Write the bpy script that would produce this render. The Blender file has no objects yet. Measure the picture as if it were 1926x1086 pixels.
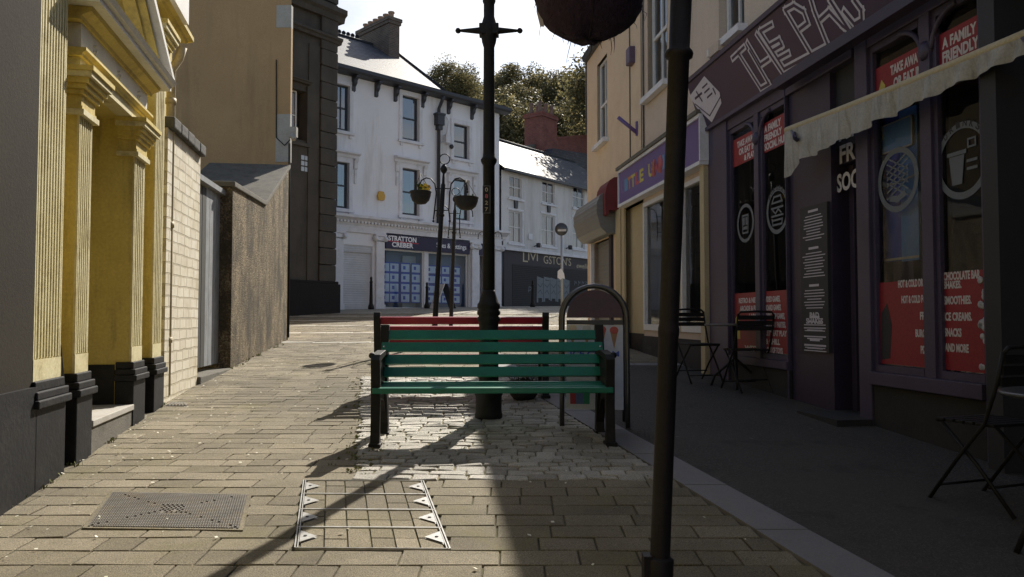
import bpy, math, random
from mathutils import Vector, Matrix
random.seed(7)
R = math.radians
scene = bpy.context.scene
COL = scene.collection

# ------------------------------------------------------------------ camera, sky, sun
EYE, FPX, PITCH = 1.26, 1450.0, math.atan(55/1450)
cam_d = bpy.data.cameras.new('camera'); cam = bpy.data.objects.new('camera', cam_d); COL.objects.link(cam)
cam.location = (0, 0, EYE); cam.rotation_euler = (math.pi/2+PITCH, 0, 0)
cam_d.sensor_width = 36; cam_d.lens = 36*FPX/1926; cam_d.clip_start = 0.05; cam_d.clip_end = 3000
scene.camera = cam
SUN_AZ, SUN_EL = R(15.5), R(39)       # azimuth to the right of +Y
world = bpy.data.worlds.new('World'); scene.world = world; world.use_nodes = True
wn = world.node_tree.nodes; wl = world.node_tree.links
bg = wn['Background']; sky = wn.new('ShaderNodeTexSky'); sky.sky_type = 'NISHITA'; sky.sun_disc = False
sky.sun_elevation = SUN_EL; sky.sun_rotation = SUN_AZ; sky.air_density = 1.0; sky.dust_density = 1.0; sky.ozone_density = 1.5
wtc = wn.new('ShaderNodeTexCoord'); wmp = wn.new('ShaderNodeMapping'); wmp.inputs['Scale'].default_value = (2.2, 2.2, 5.0); wnz = wn.new('ShaderNodeTexNoise')
wnz.inputs['Scale'].default_value = 1.6; wnz.inputs['Detail'].default_value = 7; wnz.inputs['Roughness'].default_value = .55
wl.new(wtc.outputs['Generated'], wmp.inputs[0]); wl.new(wmp.outputs[0], wnz.inputs['Vector'])
wrp = wn.new('ShaderNodeValToRGB'); wrp.color_ramp.elements[0].position = .44; wrp.color_ramp.elements[1].position = .66; wl.new(wnz.outputs['Fac'], wrp.inputs[0])
wmx = wn.new('ShaderNodeMix'); wmx.data_type = 'RGBA'; wmx.blend_type = 'MIX'; wl.new(wrp.outputs[0], wmx.inputs[0]); wl.new(sky.outputs[0], wmx.inputs[6])
wbw = wn.new('ShaderNodeRGBToBW'); wl.new(sky.outputs[0], wbw.inputs[0]); wml = wn.new('ShaderNodeMath'); wml.operation = 'MULTIPLY'; wml.inputs[1].default_value = 1.35
wl.new(wbw.outputs[0], wml.inputs[0]); wl.new(wml.outputs[0], wmx.inputs[7]); wl.new(wmx.outputs[2], bg.inputs[0]); bg.inputs[1].default_value = 0.092
sd = bpy.data.lights.new('sun', 'SUN'); so = bpy.data.objects.new('sun', sd); COL.objects.link(so)
sd.energy = 4.8; sd.angle = R(0.5); sd.color = (1, .93, .82)
sdir = Vector((math.sin(SUN_AZ)*math.cos(SUN_EL), math.cos(SUN_AZ)*math.cos(SUN_EL), math.sin(SUN_EL)))
so.rotation_euler = (-sdir).to_track_quat('-Z', 'Y').to_euler()
scene.view_settings.view_transform = 'Standard'; scene.view_settings.look = 'None'
scene.view_settings.exposure = 0.62; scene.view_settings.gamma = 1
scene.render.engine = 'CYCLES'
scene.cycles.max_bounces = 7; scene.cycles.transparent_max_bounces = 10

# ------------------------------------------------------------------ geometry helpers
def g(y):
    if y < 26: return .05*y
    if y < 30: return 1.3+(y-26)*.07
    if y < 36: return 1.58+(y-30)*.036
    if y < 60: return 1.796+(y-36)*.02
    return 2.276
cF = Vector((0, math.cos(PITCH), math.sin(PITCH))); cU = Vector((0, -math.sin(PITCH), math.cos(PITCH)))
def ray(px, py): return cF*FPX + Vector((px-963, 0, 0)) + cU*(543-py)
def at(px, py, Y):
    d = ray(px, py); t = Y/d.y; return Vector((d.x*t, Y, EYE+d.z*t))
def ong(px, py):
    d = ray(px, py); t = -EYE/(d.z-.05*d.y); return Vector((d.x*t, d.y*t, EYE+d.z*t))

class Fr:
    """upright frame: a along the wall (rightwards as seen), b out of the wall, z up"""
    def __init__(s, o, u):
        u = Vector((u[0], u[1], 0)).normalized(); s.o = Vector((o[0], o[1], 0)); s.u = u; s.n = Vector((u.y, -u.x, 0))
    def P(s, a, b, z): return s.o + s.u*a + s.n*b + Vector((0, 0, z))
    def az(s, px, py, b=0):
        d = ray(px, py); o = s.o + s.n*b - Vector((0, 0, 0))
        t = (o.x*s.n.x+o.y*s.n.y)/(d.x*s.n.x+d.y*s.n.y)
        p = d*t; return (Vector((p.x, p.y, 0))-o).dot(s.u), EYE+p.z
    def a(s, px, py=560, b=0): return s.az(px, py, b)[0]
    def z(s, px, py, b=0): return s.az(px, py, b)[1]
class Loc(Fr):
    def __init__(s, o=(0, 0), rot=0): Fr.__init__(s, o, (math.cos(rot), math.sin(rot)))
# In Loc frames a=x, b=-y (towards the viewer), z=z
W0 = Loc()

class MB:
    def __init__(s): s.v = []; s.f = []; s.uv = []; s.sm = []; s.mi = []
    def face(s, pts, uv=None, smooth=False, mi=0):
        i = len(s.v); s.v += [Vector(p) for p in pts]; s.f.append(list(range(i, i+len(pts))))
        s.uv.append(uv or [(0, 0)]*len(pts)); s.sm.append(smooth); s.mi.append(mi)
    def box(s, fr, a0, a1, b0, b1, z0, z1, mi=0, skip=''):
        if a0 > a1: a0, a1 = a1, a0
        if b0 > b1: b0, b1 = b1, b0
        if z0 > z1: z0, z1 = z1, z0
        c = [(a0, b0, z0), (a1, b0, z0), (a1, b1, z0), (a0, b1, z0), (a0, b0, z1), (a1, b0, z1), (a1, b1, z1), (a0, b1, z1)]
        i = len(s.v); s.v += [fr.P(*p) for p in c]
        for k, q, ax in (('d', (0, 1, 2, 3), 'z'), ('u', (7, 6, 5, 4), 'z'), ('f', (3, 2, 6, 7), 'b'), ('k', (1, 0, 4, 5), 'b'), ('r', (2, 1, 5, 6), 'a'), ('l', (0, 3, 7, 4), 'a')):
            if k in skip: continue
            s.f.append([i+j for j in q])
            s.uv.append([((c[j][0], c[j][1]) if ax == 'z' else (c[j][0], c[j][2]) if ax == 'b' else (c[j][1], c[j][2])) for j in q])
            s.sm.append(False); s.mi.append(mi)
    def prism(s, fr, poly, b0, b1, mi=0, smooth=False):
        """polygon in (a,z), counter-clockwise seen from +b, extruded b0..b1"""
        n = len(poly); i = len(s.v)
        s.v += [fr.P(a, b0, z) for a, z in poly]+[fr.P(a, b1, z) for a, z in poly]
        s.f.append([i+n+k for k in range(n)]); s.uv.append([poly[k] for k in range(n)]); s.sm.append(False); s.mi.append(mi)
        s.f.append([i+n-1-k for k in range(n)]); s.uv.append([poly[n-1-k] for k in range(n)]); s.sm.append(False); s.mi.append(mi)
        for k in range(n):
            j = (k+1) % n; s.f.append([i+k, i+j, i+n+j, i+n+k])
            s.uv.append([(b0, poly[k][1]), (b0, poly[j][1]), (b1, poly[j][1]), (b1, poly[k][1])]); s.sm.append(smooth); s.mi.append(mi)
    def mould(s, fr, prof, a0, a1, mi=0):
        """profile in (b,z) run along a"""
        n = len(prof); i = len(s.v)
        s.v += [fr.P(a0, b, z) for b, z in prof]+[fr.P(a1, b, z) for b, z in prof]
        s.f.append([i+k for k in range(n)]); s.uv.append([prof[k] for k in range(n)]); s.sm.append(False); s.mi.append(mi)
        s.f.append([i+n+n-1-k for k in range(n)]); s.uv.append([prof[n-1-k] for k in range(n)]); s.sm.append(False); s.mi.append(mi)
        for k in range(n):
            j = (k+1) % n; s.f.append([i+k, i+n+k, i+n+j, i+j])
            d = 0; s.uv.append([(a0, prof[k][1]), (a1, prof[k][1]), (a1, prof[j][1]), (a0, prof[j][1])]); s.sm.append(False); s.mi.append(mi)
    def tube(s, pts, rad, seg=10, mi=0, flat=None):
        pts = [Vector(p) for p in pts]; n = len(pts)
        if not isinstance(rad, (list, tuple)): rad = [rad]*n
        i0 = len(s.v); ref = None
        for k, p in enumerate(pts):
            t = (pts[min(k+1, n-1)]-pts[max(k-1, 0)]).normalized()
            if ref is None: ref = Vector((1, 0, 0)) if abs(t.x) < .9 else Vector((0, 1, 0))
            x = (ref-t*ref.dot(t)).normalized(); y = t.cross(x); ref = x
            for j in range(seg):
                an = 2*math.pi*j/seg; s.v.append(p+(x*math.cos(an)+y*math.sin(an))*rad[k])
        for k in range(n-1):
            for j in range(seg):
                jj = (j+1) % seg; s.f.append([i0+k*seg+j, i0+k*seg+jj, i0+(k+1)*seg+jj, i0+(k+1)*seg+j])
                s.uv.append([(0, 0)]*4); s.sm.append(True); s.mi.append(mi)
        for k in (0, n-1):
            q = [i0+k*seg+j for j in range(seg)]
            if k == 0: q.reverse()
            s.f.append(q); s.uv.append([(0, 0)]*seg); s.sm.append(False); s.mi.append(mi)
    def lathe(s, c, prof, seg=20, mi=0, axis=None, smooth=True):
        """profile (r,h) about a vertical (or given) axis through c"""
        c = Vector(c); ax = Vector(axis or (0, 0, 1)).normalized()
        x = Vector((1, 0, 0)) if abs(ax.x) < .9 else Vector((0, 1, 0)); x = (x-ax*x.dot(ax)).normalized(); y = ax.cross(x)
        i0 = len(s.v); n = len(prof)
        for r, h in prof:
            for j in range(seg):
                an = 2*math.pi*j/seg; s.v.append(c+ax*h+(x*math.cos(an)+y*math.sin(an))*r)
        for k in range(n-1):
            for j in range(seg):
                jj = (j+1) % seg; s.f.append([i0+k*seg+j, i0+k*seg+jj, i0+(k+1)*seg+jj, i0+(k+1)*seg+j])
                s.uv.append([(0, 0)]*4); s.sm.append(smooth); s.mi.append(mi)
        for k in (0, n-1):
            if prof[k][0] > .001:
                q = [i0+k*seg+j for j in range(seg)]
                if k == 0: q.reverse()
                s.f.append(q); s.uv.append([(0, 0)]*seg); s.sm.append(False); s.mi.append(mi)
    def add(s, verts, faces, fn, mi=0):
        i = len(s.v); s.v += [fn(v) for v in verts]
        for f in faces: s.f.append([i+k for k in f]); s.uv.append([(0, 0)]*len(f)); s.sm.append(False); s.mi.append(mi)
    def text(s, fr, txt, a, z, b, h, w=None, align='l', bold=.0, slant=0, mi=0, ext=.002, curve=None, rot=0):
        vs, fs = text_geo(txt, bold)
        x0 = min(v.x for v in vs); x1 = max(v.x for v in vs); sc = h/.73
        sx = sc if w is None else w/(x1-x0)
        W = (x1-x0)*sx; off = {'l': 0, 'c': -W/2, 'r': -W}[align]
        def fn(v):
            xx = (v.x-x0)*sx+off+v.y*sc*slant; zz = v.y*sc
            if rot: xx, zz = xx*math.cos(rot)-zz*math.sin(rot), xx*math.sin(rot)+zz*math.cos(rot)
            bb = b(zz+z) if callable(b) else b
            return fr.P(a+xx, bb+(ext if v.z > 0 else 0), z+zz)
        s.add(vs, fs, fn, mi)

_tc = {}
def text_geo(txt, bold):
    k = (txt, bold)
    if k not in _tc:
        cu = bpy.data.curves.new('lettering', 'FONT'); cu.body = txt; cu.size = 1; cu.extrude = .01; cu.offset = bold; cu.resolution_u = 3
        o = bpy.data.objects.new('lettering', cu); COL.objects.link(o); bpy.context.view_layer.update()
        me = bpy.data.meshes.new_from_object(o.evaluated_get(bpy.context.evaluated_depsgraph_get()))
        _tc[k] = ([v.co.copy() for v in me.vertices], [list(p.vertices) for p in me.polygons])
        bpy.data.objects.remove(o); bpy.data.curves.remove(cu); bpy.data.meshes.remove(me)
    return _tc[k]

BASE = {}
def root_of(o):
    while o.parent: o = o.parent
    return o
def obj(name, mb, mat, parent=None, label=None, kind=None, bevel=0):
    me = bpy.data.meshes.new(name); o = bpy.data.objects.new(name, me); COL.objects.link(o)
    off = Vector((0, 0, 0))
    if parent is not None:
        o.parent = parent; off = BASE.get(root_of(parent).name, off)
    me.from_pydata([v-off for v in mb.v], [], mb.f)
    me.polygons.foreach_set('use_smooth', mb.sm); me.polygons.foreach_set('material_index', mb.mi)
    uvl = me.uv_layers.new(name='UVMap'); flat = [c for u in mb.uv for p in u for c in p]
    uvl.data.foreach_set('uv', flat)
    for m in (mat if isinstance(mat, (list, tuple)) else [mat]): me.materials.append(m)
    me.update()
    if bevel:
        bm = o.modifiers.new('edge', 'BEVEL'); bm.width = bevel; bm.segments = 2; bm.limit_method = 'ANGLE'; bm.angle_limit = R(40)
    if label: o['label'] = label
    if kind: o['kind'] = kind
    return o
def thing(name, label, cat, loc, group=None, local=False, rot=0):
    o = bpy.data.objects.new(name, None); COL.objects.link(o); o.empty_display_size = .2
    o.location = loc; o.rotation_euler = (0, 0, rot); o['label'] = label; o['category'] = cat
    if group: o['group'] = group
    BASE[o.name] = Vector((0, 0, 0)) if local else Vector(loc)
    return o
def single(name, mb, mat, label, cat, group=None, bevel=0):
    o = obj(name, mb, mat, None, label, None, bevel); o['category'] = cat
    if group: o['group'] = group
    # put the origin at the base of the thing
    me = o.data; n = len(me.vertices); xs = [v.co for v in me.vertices]
    c = Vector((sum(v.x for v in xs)/n, sum(v.y for v in xs)/n, min(v.z for v in xs)))
    me.transform(Matrix.Translation(-c)); o.location = c
    return o
def struct(name, mb, mat): return obj(name, mb, mat, None, None, 'structure')
def copy_tree(o, parent=None):
    c = o.copy(); COL.objects.link(c)
    if parent is not None: c.parent = parent
    for ch in list(o.children): copy_tree(ch, c)
    return c
def dup(root, loc, rot=None, label=None):
    c = copy_tree(root); c.location = loc
    if rot is not None: c.rotation_euler = (0, 0, rot)
    if label: c['label'] = label
    BASE[c.name] = Vector((0, 0, 0)); return c

# ------------------------------------------------------------------ materials
class N:
    def __init__(s, name):
        s.m = bpy.data.materials.new(name); s.m.use_nodes = True; s.t = s.m.node_tree; s.n = s.t.nodes; s.p = s.n['Principled BSDF']
        s.tc = s.n.new('ShaderNodeTexCoord')
    def new(s, t, **kw):
        x = s.n.new(t)
        for k, v in kw.items():
            if k.startswith('_'): setattr(x, k[1:], v)
            else: x.inputs[k.replace('__', ' ')].default_value = v
        return x
    def link(s, a, b): s.t.links.new(a, b)
    def noise(s, scale, detail=5, rough=.6, vec=None, stretch=None):
        t = s.new('ShaderNodeTexNoise', Scale=scale, Detail=detail, Roughness=rough)
        src = vec or s.tc.outputs['Object']
        if stretch:
            mp = s.n.new('ShaderNodeMapping'); mp.inputs['Scale'].default_value = stretch; s.link(src, mp.inputs[0]); src = mp.outputs[0]
        s.link(src, t.inputs['Vector']); return t.outputs['Fac']
    def ramp(s, fac, stops):
        r = s.n.new('ShaderNodeValToRGB'); e = r.color_ramp.elements
        e[0].position, e[0].color = stops[0][0], c4(stops[0][1]); e[1].position, e[1].color = stops[-1][0], c4(stops[-1][1])
        for p, c in stops[1:-1]: x = e.new(p); x.color = c4(c)
        s.link(fac, r.inputs[0]); return r.outputs[0]
    def mix(s, fac, a, b, mode='MIX'):
        m = s.n.new('ShaderNodeMix'); m.data_type = 'RGBA'; m.blend_type = mode
        for i, v in ((0, fac), (6, a), (7, b)):
            if isinstance(v, (int, float)): m.inputs[i].default_value = v
            elif isinstance(v, tuple): m.inputs[i].default_value = c4(v)
            else: s.link(v, m.inputs[i])
        return m.outputs[2]
    def bump(s, h, strength, dist, prev=None):
        b = s.new('ShaderNodeBump', Strength=strength, Distance=dist); s.link(h, b.inputs['Height'])
        if prev: s.link(prev, b.inputs['Normal'])
        s.link(b.outputs[0], s.p.inputs['Normal']); return b.outputs[0]
    def math(s, op, a, b=0.0):
        m = s.n.new('ShaderNodeMath'); m.operation = op
        for i, v in ((0, a), (1, b)):
            if isinstance(v, (int, float)): m.inputs[i].default_value = v
            else: s.link(v, m.inputs[i])
        return m.outputs[0]
def c4(c): return (c[0], c[1], c[2], 1) if len(c) == 3 else c
def surf(name, col, col2=None, rough=.8, nscale=3, fine=60, bumpd=.002, bumps=.4, dirt=None, dirt_amt=.4, metal=0, spec=.5, streak=False, island=0):
    k = N(name); col2 = col2 or tuple(c*.7 for c in col)
    f1 = k.ramp(k.noise(nscale, 6, .65), [(.3, (0, 0, 0)), (.7, (1, 1, 1))])
    c = k.mix(f1, col, col2)
    if dirt:
        st = (1, 1, .12) if streak else None
        d = k.ramp(k.noise(nscale*1.7, 8, .7, stretch=st), [(.5, (0, 0, 0)), (.72, (dirt_amt,)*3)])
        c = k.mix(d, c, dirt)
    fn = k.noise(fine, 3, .6)
    c = k.mix(.12, c, k.ramp(fn, [(.3, (.0, .0, .0)), (.7, (1, 1, 1))]), 'OVERLAY')
    if island:
        gi = k.n.new('ShaderNodeNewGeometry')
        v = k.ramp(gi.outputs['Random Per Island'], [(0, (.5-island,)*3), (1, (.5+island,)*3)])
        c = k.mix(1.0, c, v, 'OVERLAY')
    k.link(c, k.p.inputs['Base Color']); k.p.inputs['Roughness'].default_value = rough
    k.p.inputs['Metallic'].default_value = metal; k.p.inputs['Specular IOR Level'].default_value = spec
    if bumpd: k.bump(fn, bumps, bumpd)
    return k.m
def brickmat(name, col, col2, mortar, bw, bh, ms=.012, rough=.85, bumpd=.01, nscale=2, warp=.02, dirt=None, squash=1, offset=.5, spec=.4, bumps=.8, dirt_amt=.6):
    k = N(name); uv = k.tc.outputs['UV']
    nz = k.new('ShaderNodeTexNoise', Scale=4.0, Detail=2.0); k.link(uv, nz.inputs['Vector'])
    vm = k.n.new('ShaderNodeVectorMath'); vm.operation = 'MULTIPLY_ADD'; vm.inputs[1].default_value = (warp, warp, 0)
    k.link(nz.outputs['Color'], vm.inputs[0]); k.link(uv, vm.inputs[2])
    br = k.new('ShaderNodeTexBrick', Scale=1.0, Mortar__Size=ms, Mortar__Smooth=.3, Brick__Width=bw, Row__Height=bh)
    br.offset = offset; br.squash = squash; br.squash_frequency = 3
    br.inputs['Color1'].default_value = c4(col); br.inputs['Color2'].default_value = c4(col2); br.inputs['Mortar'].default_value = c4(mortar)
    k.link(vm.outputs[0], br.inputs['Vector']); c = br.outputs['Color']
    f1 = k.ramp(k.noise(nscale, 7, .7), [(.3, (.35,)*3), (.7, (.65,)*3)]); c = k.mix(.8, c, f1, 'OVERLAY')
    if dirt:
        d = k.ramp(k.noise(nscale*.8, 8, .7), [(.48, (0, 0, 0)), (.7, (dirt_amt,)*3)]); c = k.mix(d, c, dirt)
    k.link(c, k.p.inputs['Base Color']); k.p.inputs['Roughness'].default_value = rough; k.p.inputs['Specular IOR Level'].default_value = spec
    inv = k.math('SUBTRACT', 1.0, br.outputs['Fac']); b1 = k.bump(inv, bumps, bumpd); k.bump(k.noise(40, 4, .6), .4, .004, b1)
    return k.m
def plain(name, col, rough=.5, metal=0, spec=.5):
    k = N(name); f = k.noise(25, 4); c = k.mix(k.ramp(f, [(.35, (0, 0, 0)), (.65, (.35,)*3)]), col, tuple(x*.75 for x in col))
    k.link(c, k.p.inputs['Base Color']); k.p.inputs['Roughness'].default_value = rough; k.p.inputs['Metallic'].default_value = metal
    k.p.inputs['Specular IOR Level'].default_value = spec; return k.m
def glassmat(name, ior=1.6, tint=(1, 1, 1)):
    k = N(name); k.n.remove(k.p); out = k.n['Material Output']
    tr = k.new('ShaderNodeBsdfTransparent', Color=c4(tint)); gl = k.new('ShaderNodeBsdfGlossy', Roughness=.015)
    fr = k.new('ShaderNodeFresnel', IOR=ior); mx = k.n.new('ShaderNodeMixShader')
    bp = k.new('ShaderNodeBump', Strength=.08, Distance=.01); k.link(k.noise(1.2, 2), bp.inputs['Height'])
    k.link(bp.outputs[0], gl.inputs['Normal'])
    k.link(fr.outputs[0], mx.inputs[0]); k.link(tr.outputs[0], mx.inputs[1]); k.link(gl.outputs[0], mx.inputs[2]); k.link(mx.outputs[0], out.inputs[0]); return k.m

M = {}
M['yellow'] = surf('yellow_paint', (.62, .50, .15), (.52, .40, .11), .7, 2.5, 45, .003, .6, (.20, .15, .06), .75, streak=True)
M['cream'] = surf('cream_front_tone', (.64, .59, .38), (.56, .49, .26), .75, 3, 40, .003, .6, (.30, .24, .10), .8)  # paler tone for front faces and bands; the returns use yellow
M['white_paint'] = surf('white_paint', (.72, .71, .68), (.6, .59, .55), .7, 2, 50, .002, .4, (.35, .34, .3), .4)
M['black_plinth'] = surf('black_plinth_paint', (.015, .016, .019), (.009, .009, .011), .6, 3, 30, .004, .7, (.05, .045, .04), .4, spec=.25)
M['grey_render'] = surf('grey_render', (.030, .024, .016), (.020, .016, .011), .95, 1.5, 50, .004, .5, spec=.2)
M['cream_brick'] = brickmat('painted_brick', (.72, .68, .56), (.63, .58, .47), (.50, .45, .34), .26, .115, .012, .8, .02, 3, .03, (.42, .34, .16), 1.2, .5, .3, 1.0, .5)
M['coping_dark'] = surf('dark_coping', (.05, .05, .045), (.09, .088, .08), .9, 6, 40, .01, .8)
M['brown_render'] = surf('brown_render', (.50, .335, .17), (.43, .28, .14), .9, .8, 60, .004, .5, (.22, .16, .09), .6, streak=True)
M['white_quoin'] = surf('white_quoin_paint', (.46, .44, .40), (.38, .36, .32), .8, 2, 50, .002, .4, (.3, .26, .2), .5)
def pebble():
    k = N('pebble_dash'); v = k.new('ShaderNodeTexVoronoi', Scale=55.0); k.link(k.tc.outputs['Object'], v.inputs['Vector'])
    c = k.ramp(v.outputs['Color'], [(.1, (.07, .05, .025)), (.5, (.20, .15, .08)), (.9, (.42, .34, .22))])
    d = k.ramp(k.noise(2.2, 8, .7, stretch=(1, 1, .5)), [(.42, (0, 0, 0)), (.60, (.9,)*3)]); c = k.mix(d, c, (.045, .035, .02))
    k.link(c, k.p.inputs['Base Color']); k.p.inputs['Roughness'].default_value = .95
    b = k.bump(k.math('SUBTRACT', 1.0, v.outputs['Distance']), 1.0, .02); k.bump(k.noise(180, 2), .6, .006, b); return k.m
M['pebble'] = pebble()
M['cement'] = surf('cement_coping', (.17, .16, .13), (.11, .10, .085), .95, 4, 70, .008, .8, (.06, .055, .04), .7)
M['old_wood'] = surf('weathered_wood', (.30, .32, .34), (.20, .21, .22), .7, 5, 80, .003, .6, (.12, .11, .1), .5, streak=True)
M['dark_wood'] = surf('dark_wood', (.05, .05, .045), (.03, .03, .03), .8, 5, 80, .003, .6)
M['stone'] = surf('dark_ashlar', (.085, .076, .062), (.055, .05, .043), .95, 1.5, 40, .008, .7, (.035, .033, .03), .7, streak=True)
M['stone_plinth'] = surf('dark_stone_plinth', (.014, .013, .013), (.009, .009, .009), .95, 3, 20, .01, .8)
M['blue_white'] = surf('white_render', (.80, .81, .85), (.73, .74, .78), .85, .6, 60, .003, .3, (.36, .34, .30), .7, streak=True)
M['white_trim'] = surf('white_trim', (.74, .745, .78), (.64, .645, .68), .75, 1.5, 40, .002, .3, (.38, .37, .36), .5)
M['grey_white'] = surf('greyish_render', (.68, .67, .66), (.60, .59, .58), .85, .7, 60, .003, .3, (.28, .26, .24), .5, streak=True)
M['slate'] = brickmat('roof_slate', (.10, .105, .12), (.06, .065, .078), (.02, .02, .025), .28, .17, .012, .62, .015, 1.5, .004, None, spec=.4)
M['slate_dark'] = brickmat('old_roof_slate', (.07, .07, .085), (.045, .045, .06), (.02, .02, .025), .28, .17, .012, .6, .015, 1.5, .004, None, spec=.4)
M['gutter'] = plain('dark_gutter_paint', (.035, .037, .045), .45)
M['red_brick'] = brickmat('red_brick', (.26, .085, .065), (.20, .06, .05), (.2, .14, .12), .23, .08, .01, .9, .008, 2, .003)
M['brown_brick'] = brickmat('sooty_brick', (.16, .115, .09), (.11, .08, .065), (.2, .18, .15), .23, .085, .014, .9, .012, 2, .006)
M['pot'] = surf('clay_pot', (.42, .30, .22), (.3, .2, .15), .9, 4)
M['frame_dark'] = plain('dark_window_frame', (.03, .038, .05), .4)
M['frame_white'] = plain('white_window_frame', (.66, .66, .66), .45)
M['glass'] = glassmat('window_glass', 1.7)
M['glass_blue'] = glassmat('sash_glass', 2.3, (.75, .85, .95))
M['glass_sky'] = glassmat('reflective_sash_glass', 4.0, (.7, .8, .9))
M['glass_shop'] = glassmat('bluish_shop_glass', 1.45, (.75, .87, 1))
M['room_blue'] = plain('pale_blue_interior', (.20, .25, .36), .9)
M['room'] = plain('dim_interior', (.045, .047, .05), .9)
M['curtain'] = surf('net_curtain', (.62, .62, .64), (.45, .45, .48), .9, 2, 30, .003, .5)
M['navy'] = plain('navy_fascia', (.016, .012, .05), .5)
M['plum_dark'] = plain('dark_plum_fascia', (.026, .020, .028), .6)
M['letter_white'] = plain('white_lettering', (.62, .60, .60), .5)
M['letter_grey'] = plain('grey_lettering', (.60, .57, .64), .5)
M['letter_bright'] = plain('bright_white_lettering', (.85, .85, .88), .5)
M['letter_gold'] = plain('gold_lettering', (.36, .31, .22), .4, .3)
M['red_mark'] = plain('red_mark', (.5, .03, .05), .5)
def ribbed(name, col, period, axis=1, depth=.015, rough=.5):
    k = N(name); sp = k.n.new('ShaderNodeSeparateXYZ'); k.link(k.tc.outputs['UV'], sp.inputs[0])
    w = k.math('FRACT', k.math('DIVIDE', sp.outputs[axis], period)); w2 = k.math('ABSOLUTE', k.math('SUBTRACT', w, .5))
    c = k.mix(k.ramp(k.noise(2, 6), [(.35, (0, 0, 0)), (.7, (.6,)*3)]), col, tuple(x*.7 for x in col)); k.link(c, k.p.inputs['Base Color'])
    k.p.inputs['Roughness'].default_value = rough; k.bump(w2, .9, depth); return k.m
M['shutter_white'] = ribbed('white_shutter', (.56, .57, .60), .09)
M['shutter_dark'] = ribbed('dark_shutter', (.014, .013, .016), .09, rough=.7)
M['shutter_grey'] = ribbed('grey_shutter', (.20, .20, .19), .09)
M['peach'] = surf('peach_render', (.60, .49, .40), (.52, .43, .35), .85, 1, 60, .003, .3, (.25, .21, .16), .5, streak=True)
M['peach_warm'] = surf('warm_peach_render', (.68, .54, .39), (.61, .47, .33), .85, 1, 60, .003, .3, (.35, .25, .15), .3)  # same wall as peach_render; the tone split follows the pinkish lens flare edge
M['cream_shop'] = surf('cream_shopfront', (.50, .42, .26), (.42, .35, .21), .6, 2, 60, .001, .3)
M['plum'] = surf('grey_plum_paint', (.070, .056, .10), (.05, .04, .072), .45, 2, 60, .001, .3)
M['plum2'] = surf('dark_plum_paint', (.042, .030, .062), (.03, .022, .045), .45, 2, 60, .001, .3)
M['sign_plum'] = surf('purple_black_sign', (.048, .026, .075), (.036, .02, .056), .35, 2, 60, .0, .3)
M['stall'] = surf('dark_stallriser', (.03, .029, .028), (.02, .019, .019), .8, 3, 40, .004, .5)
M['violet'] = plain('violet_sign', (.135, .085, .26), .4)
M['poster_red'] = surf('red_poster', (.28, .019, .03), (.25, .016, .025), .45, 2, 50, 0, .1)
M['black_iron'] = surf('black_iron_paint', (.010, .010, .011), (.018, .017, .016), .55, 10, 60, .002, .4, (.04, .036, .032), .25, spec=.25)
M['post_paint'] = surf('black_post_paint', (.010, .009, .012), (.018, .015, .02), .6, 8, 50, .003, .5, (.035, .03, .032), .3, spec=.3)
M['bench_green'] = surf('bench_green_paint', (.008, .17, .105), (.008, .14, .085), .35, 3, 80, .001, .3, (.05, .12, .09), .25)
M['bench_red'] = surf('bench_red_paint', (.36, .02, .035), (.31, .018, .03), .35, 3, 80, .001, .3)
def painted_wood(name, col):
    k = N(name); gr = k.noise(30, 6, .7, stretch=(.05, 1, 1)); big = k.noise(2.5, 6, .7)
    c = k.mix(k.ramp(big, [(.35, (0, 0, 0)), (.7, (.8,)*3)]), col, tuple(x*.62 for x in col))
    c = k.mix(k.ramp(k.noise(22, 7, .75, stretch=(.25, 1, 1)), [(.64, (0, 0, 0)), (.70, (.75,)*3)]), c, (.10, .085, .06))
    k.link(c, k.p.inputs['Base Color']); k.p.inputs['Roughness'].default_value = .38; k.bump(gr, .5, .003); return k.m
M['bench_green'] = painted_wood('green_slat_paint', (.010, .20, .125)); M['bench_red'] = painted_wood('red_slat_paint', (.40, .022, .045))
M['chrome'] = plain('brushed_steel', (.5, .5, .5), .25, .9)
M['grey_metal'] = plain('grey_metal_tube', (.10, .10, .105), .35, .6)
M['galv'] = plain('galvanised_metal', (.42, .43, .44), .45, .7)
M['liner'] = surf('flare_tinted_liner', (.040, .022, .062), (.022, .013, .036), .95, 8, 50, .02, .9)  # purple cast of the lens flare mixed into the liner colour
M['basket_dark'] = surf('basket_shell', (.03, .028, .025), (.018, .017, .016), .8, 8, 50, .01, .6)
M['soil'] = surf('soil', (.05, .035, .02), None, 1, 8, 60, .01, .8)
M['yellow_flower'] = surf('yellow_petals', (.7, .5, .03), (.6, .4, .02), .7, 20, 80, 0, .2, island=.2)
M['white_flower'] = surf('pale_petals', (.75, .72, .6), (.6, .58, .45), .7, 20, 80, 0, .2)
M['leaf_small'] = surf('plant_leaf', (.06, .11, .03), (.04, .08, .02), .6, 20, 80, 0, .2, island=.2)
M['banner_blue'] = plain('blue_banner', (.05, .10, .50), .5)
M['banner_light'] = plain('light_blue_banner', (.16, .34, .75), .5)
M['panel_white'] = plain('pale_panel', (.5, .5, .5), .6)
M['decal'] = plain('frosted_decal', (.15, .17, .19), .6)
M['decal_dark'] = plain('dark_decal', (.03, .03, .035), .6)
M['canvas'] = surf('awning_canvas', (.46, .45, .42), (.34, .33, .31), .85, 6, 60, .004, .5, (.16, .15, .11), .7, streak=True)
M['awning_red'] = surf('red_awning_canvas', (.17, .03, .035), (.12, .02, .025), .8, 4, 60, .003, .4)
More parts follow.
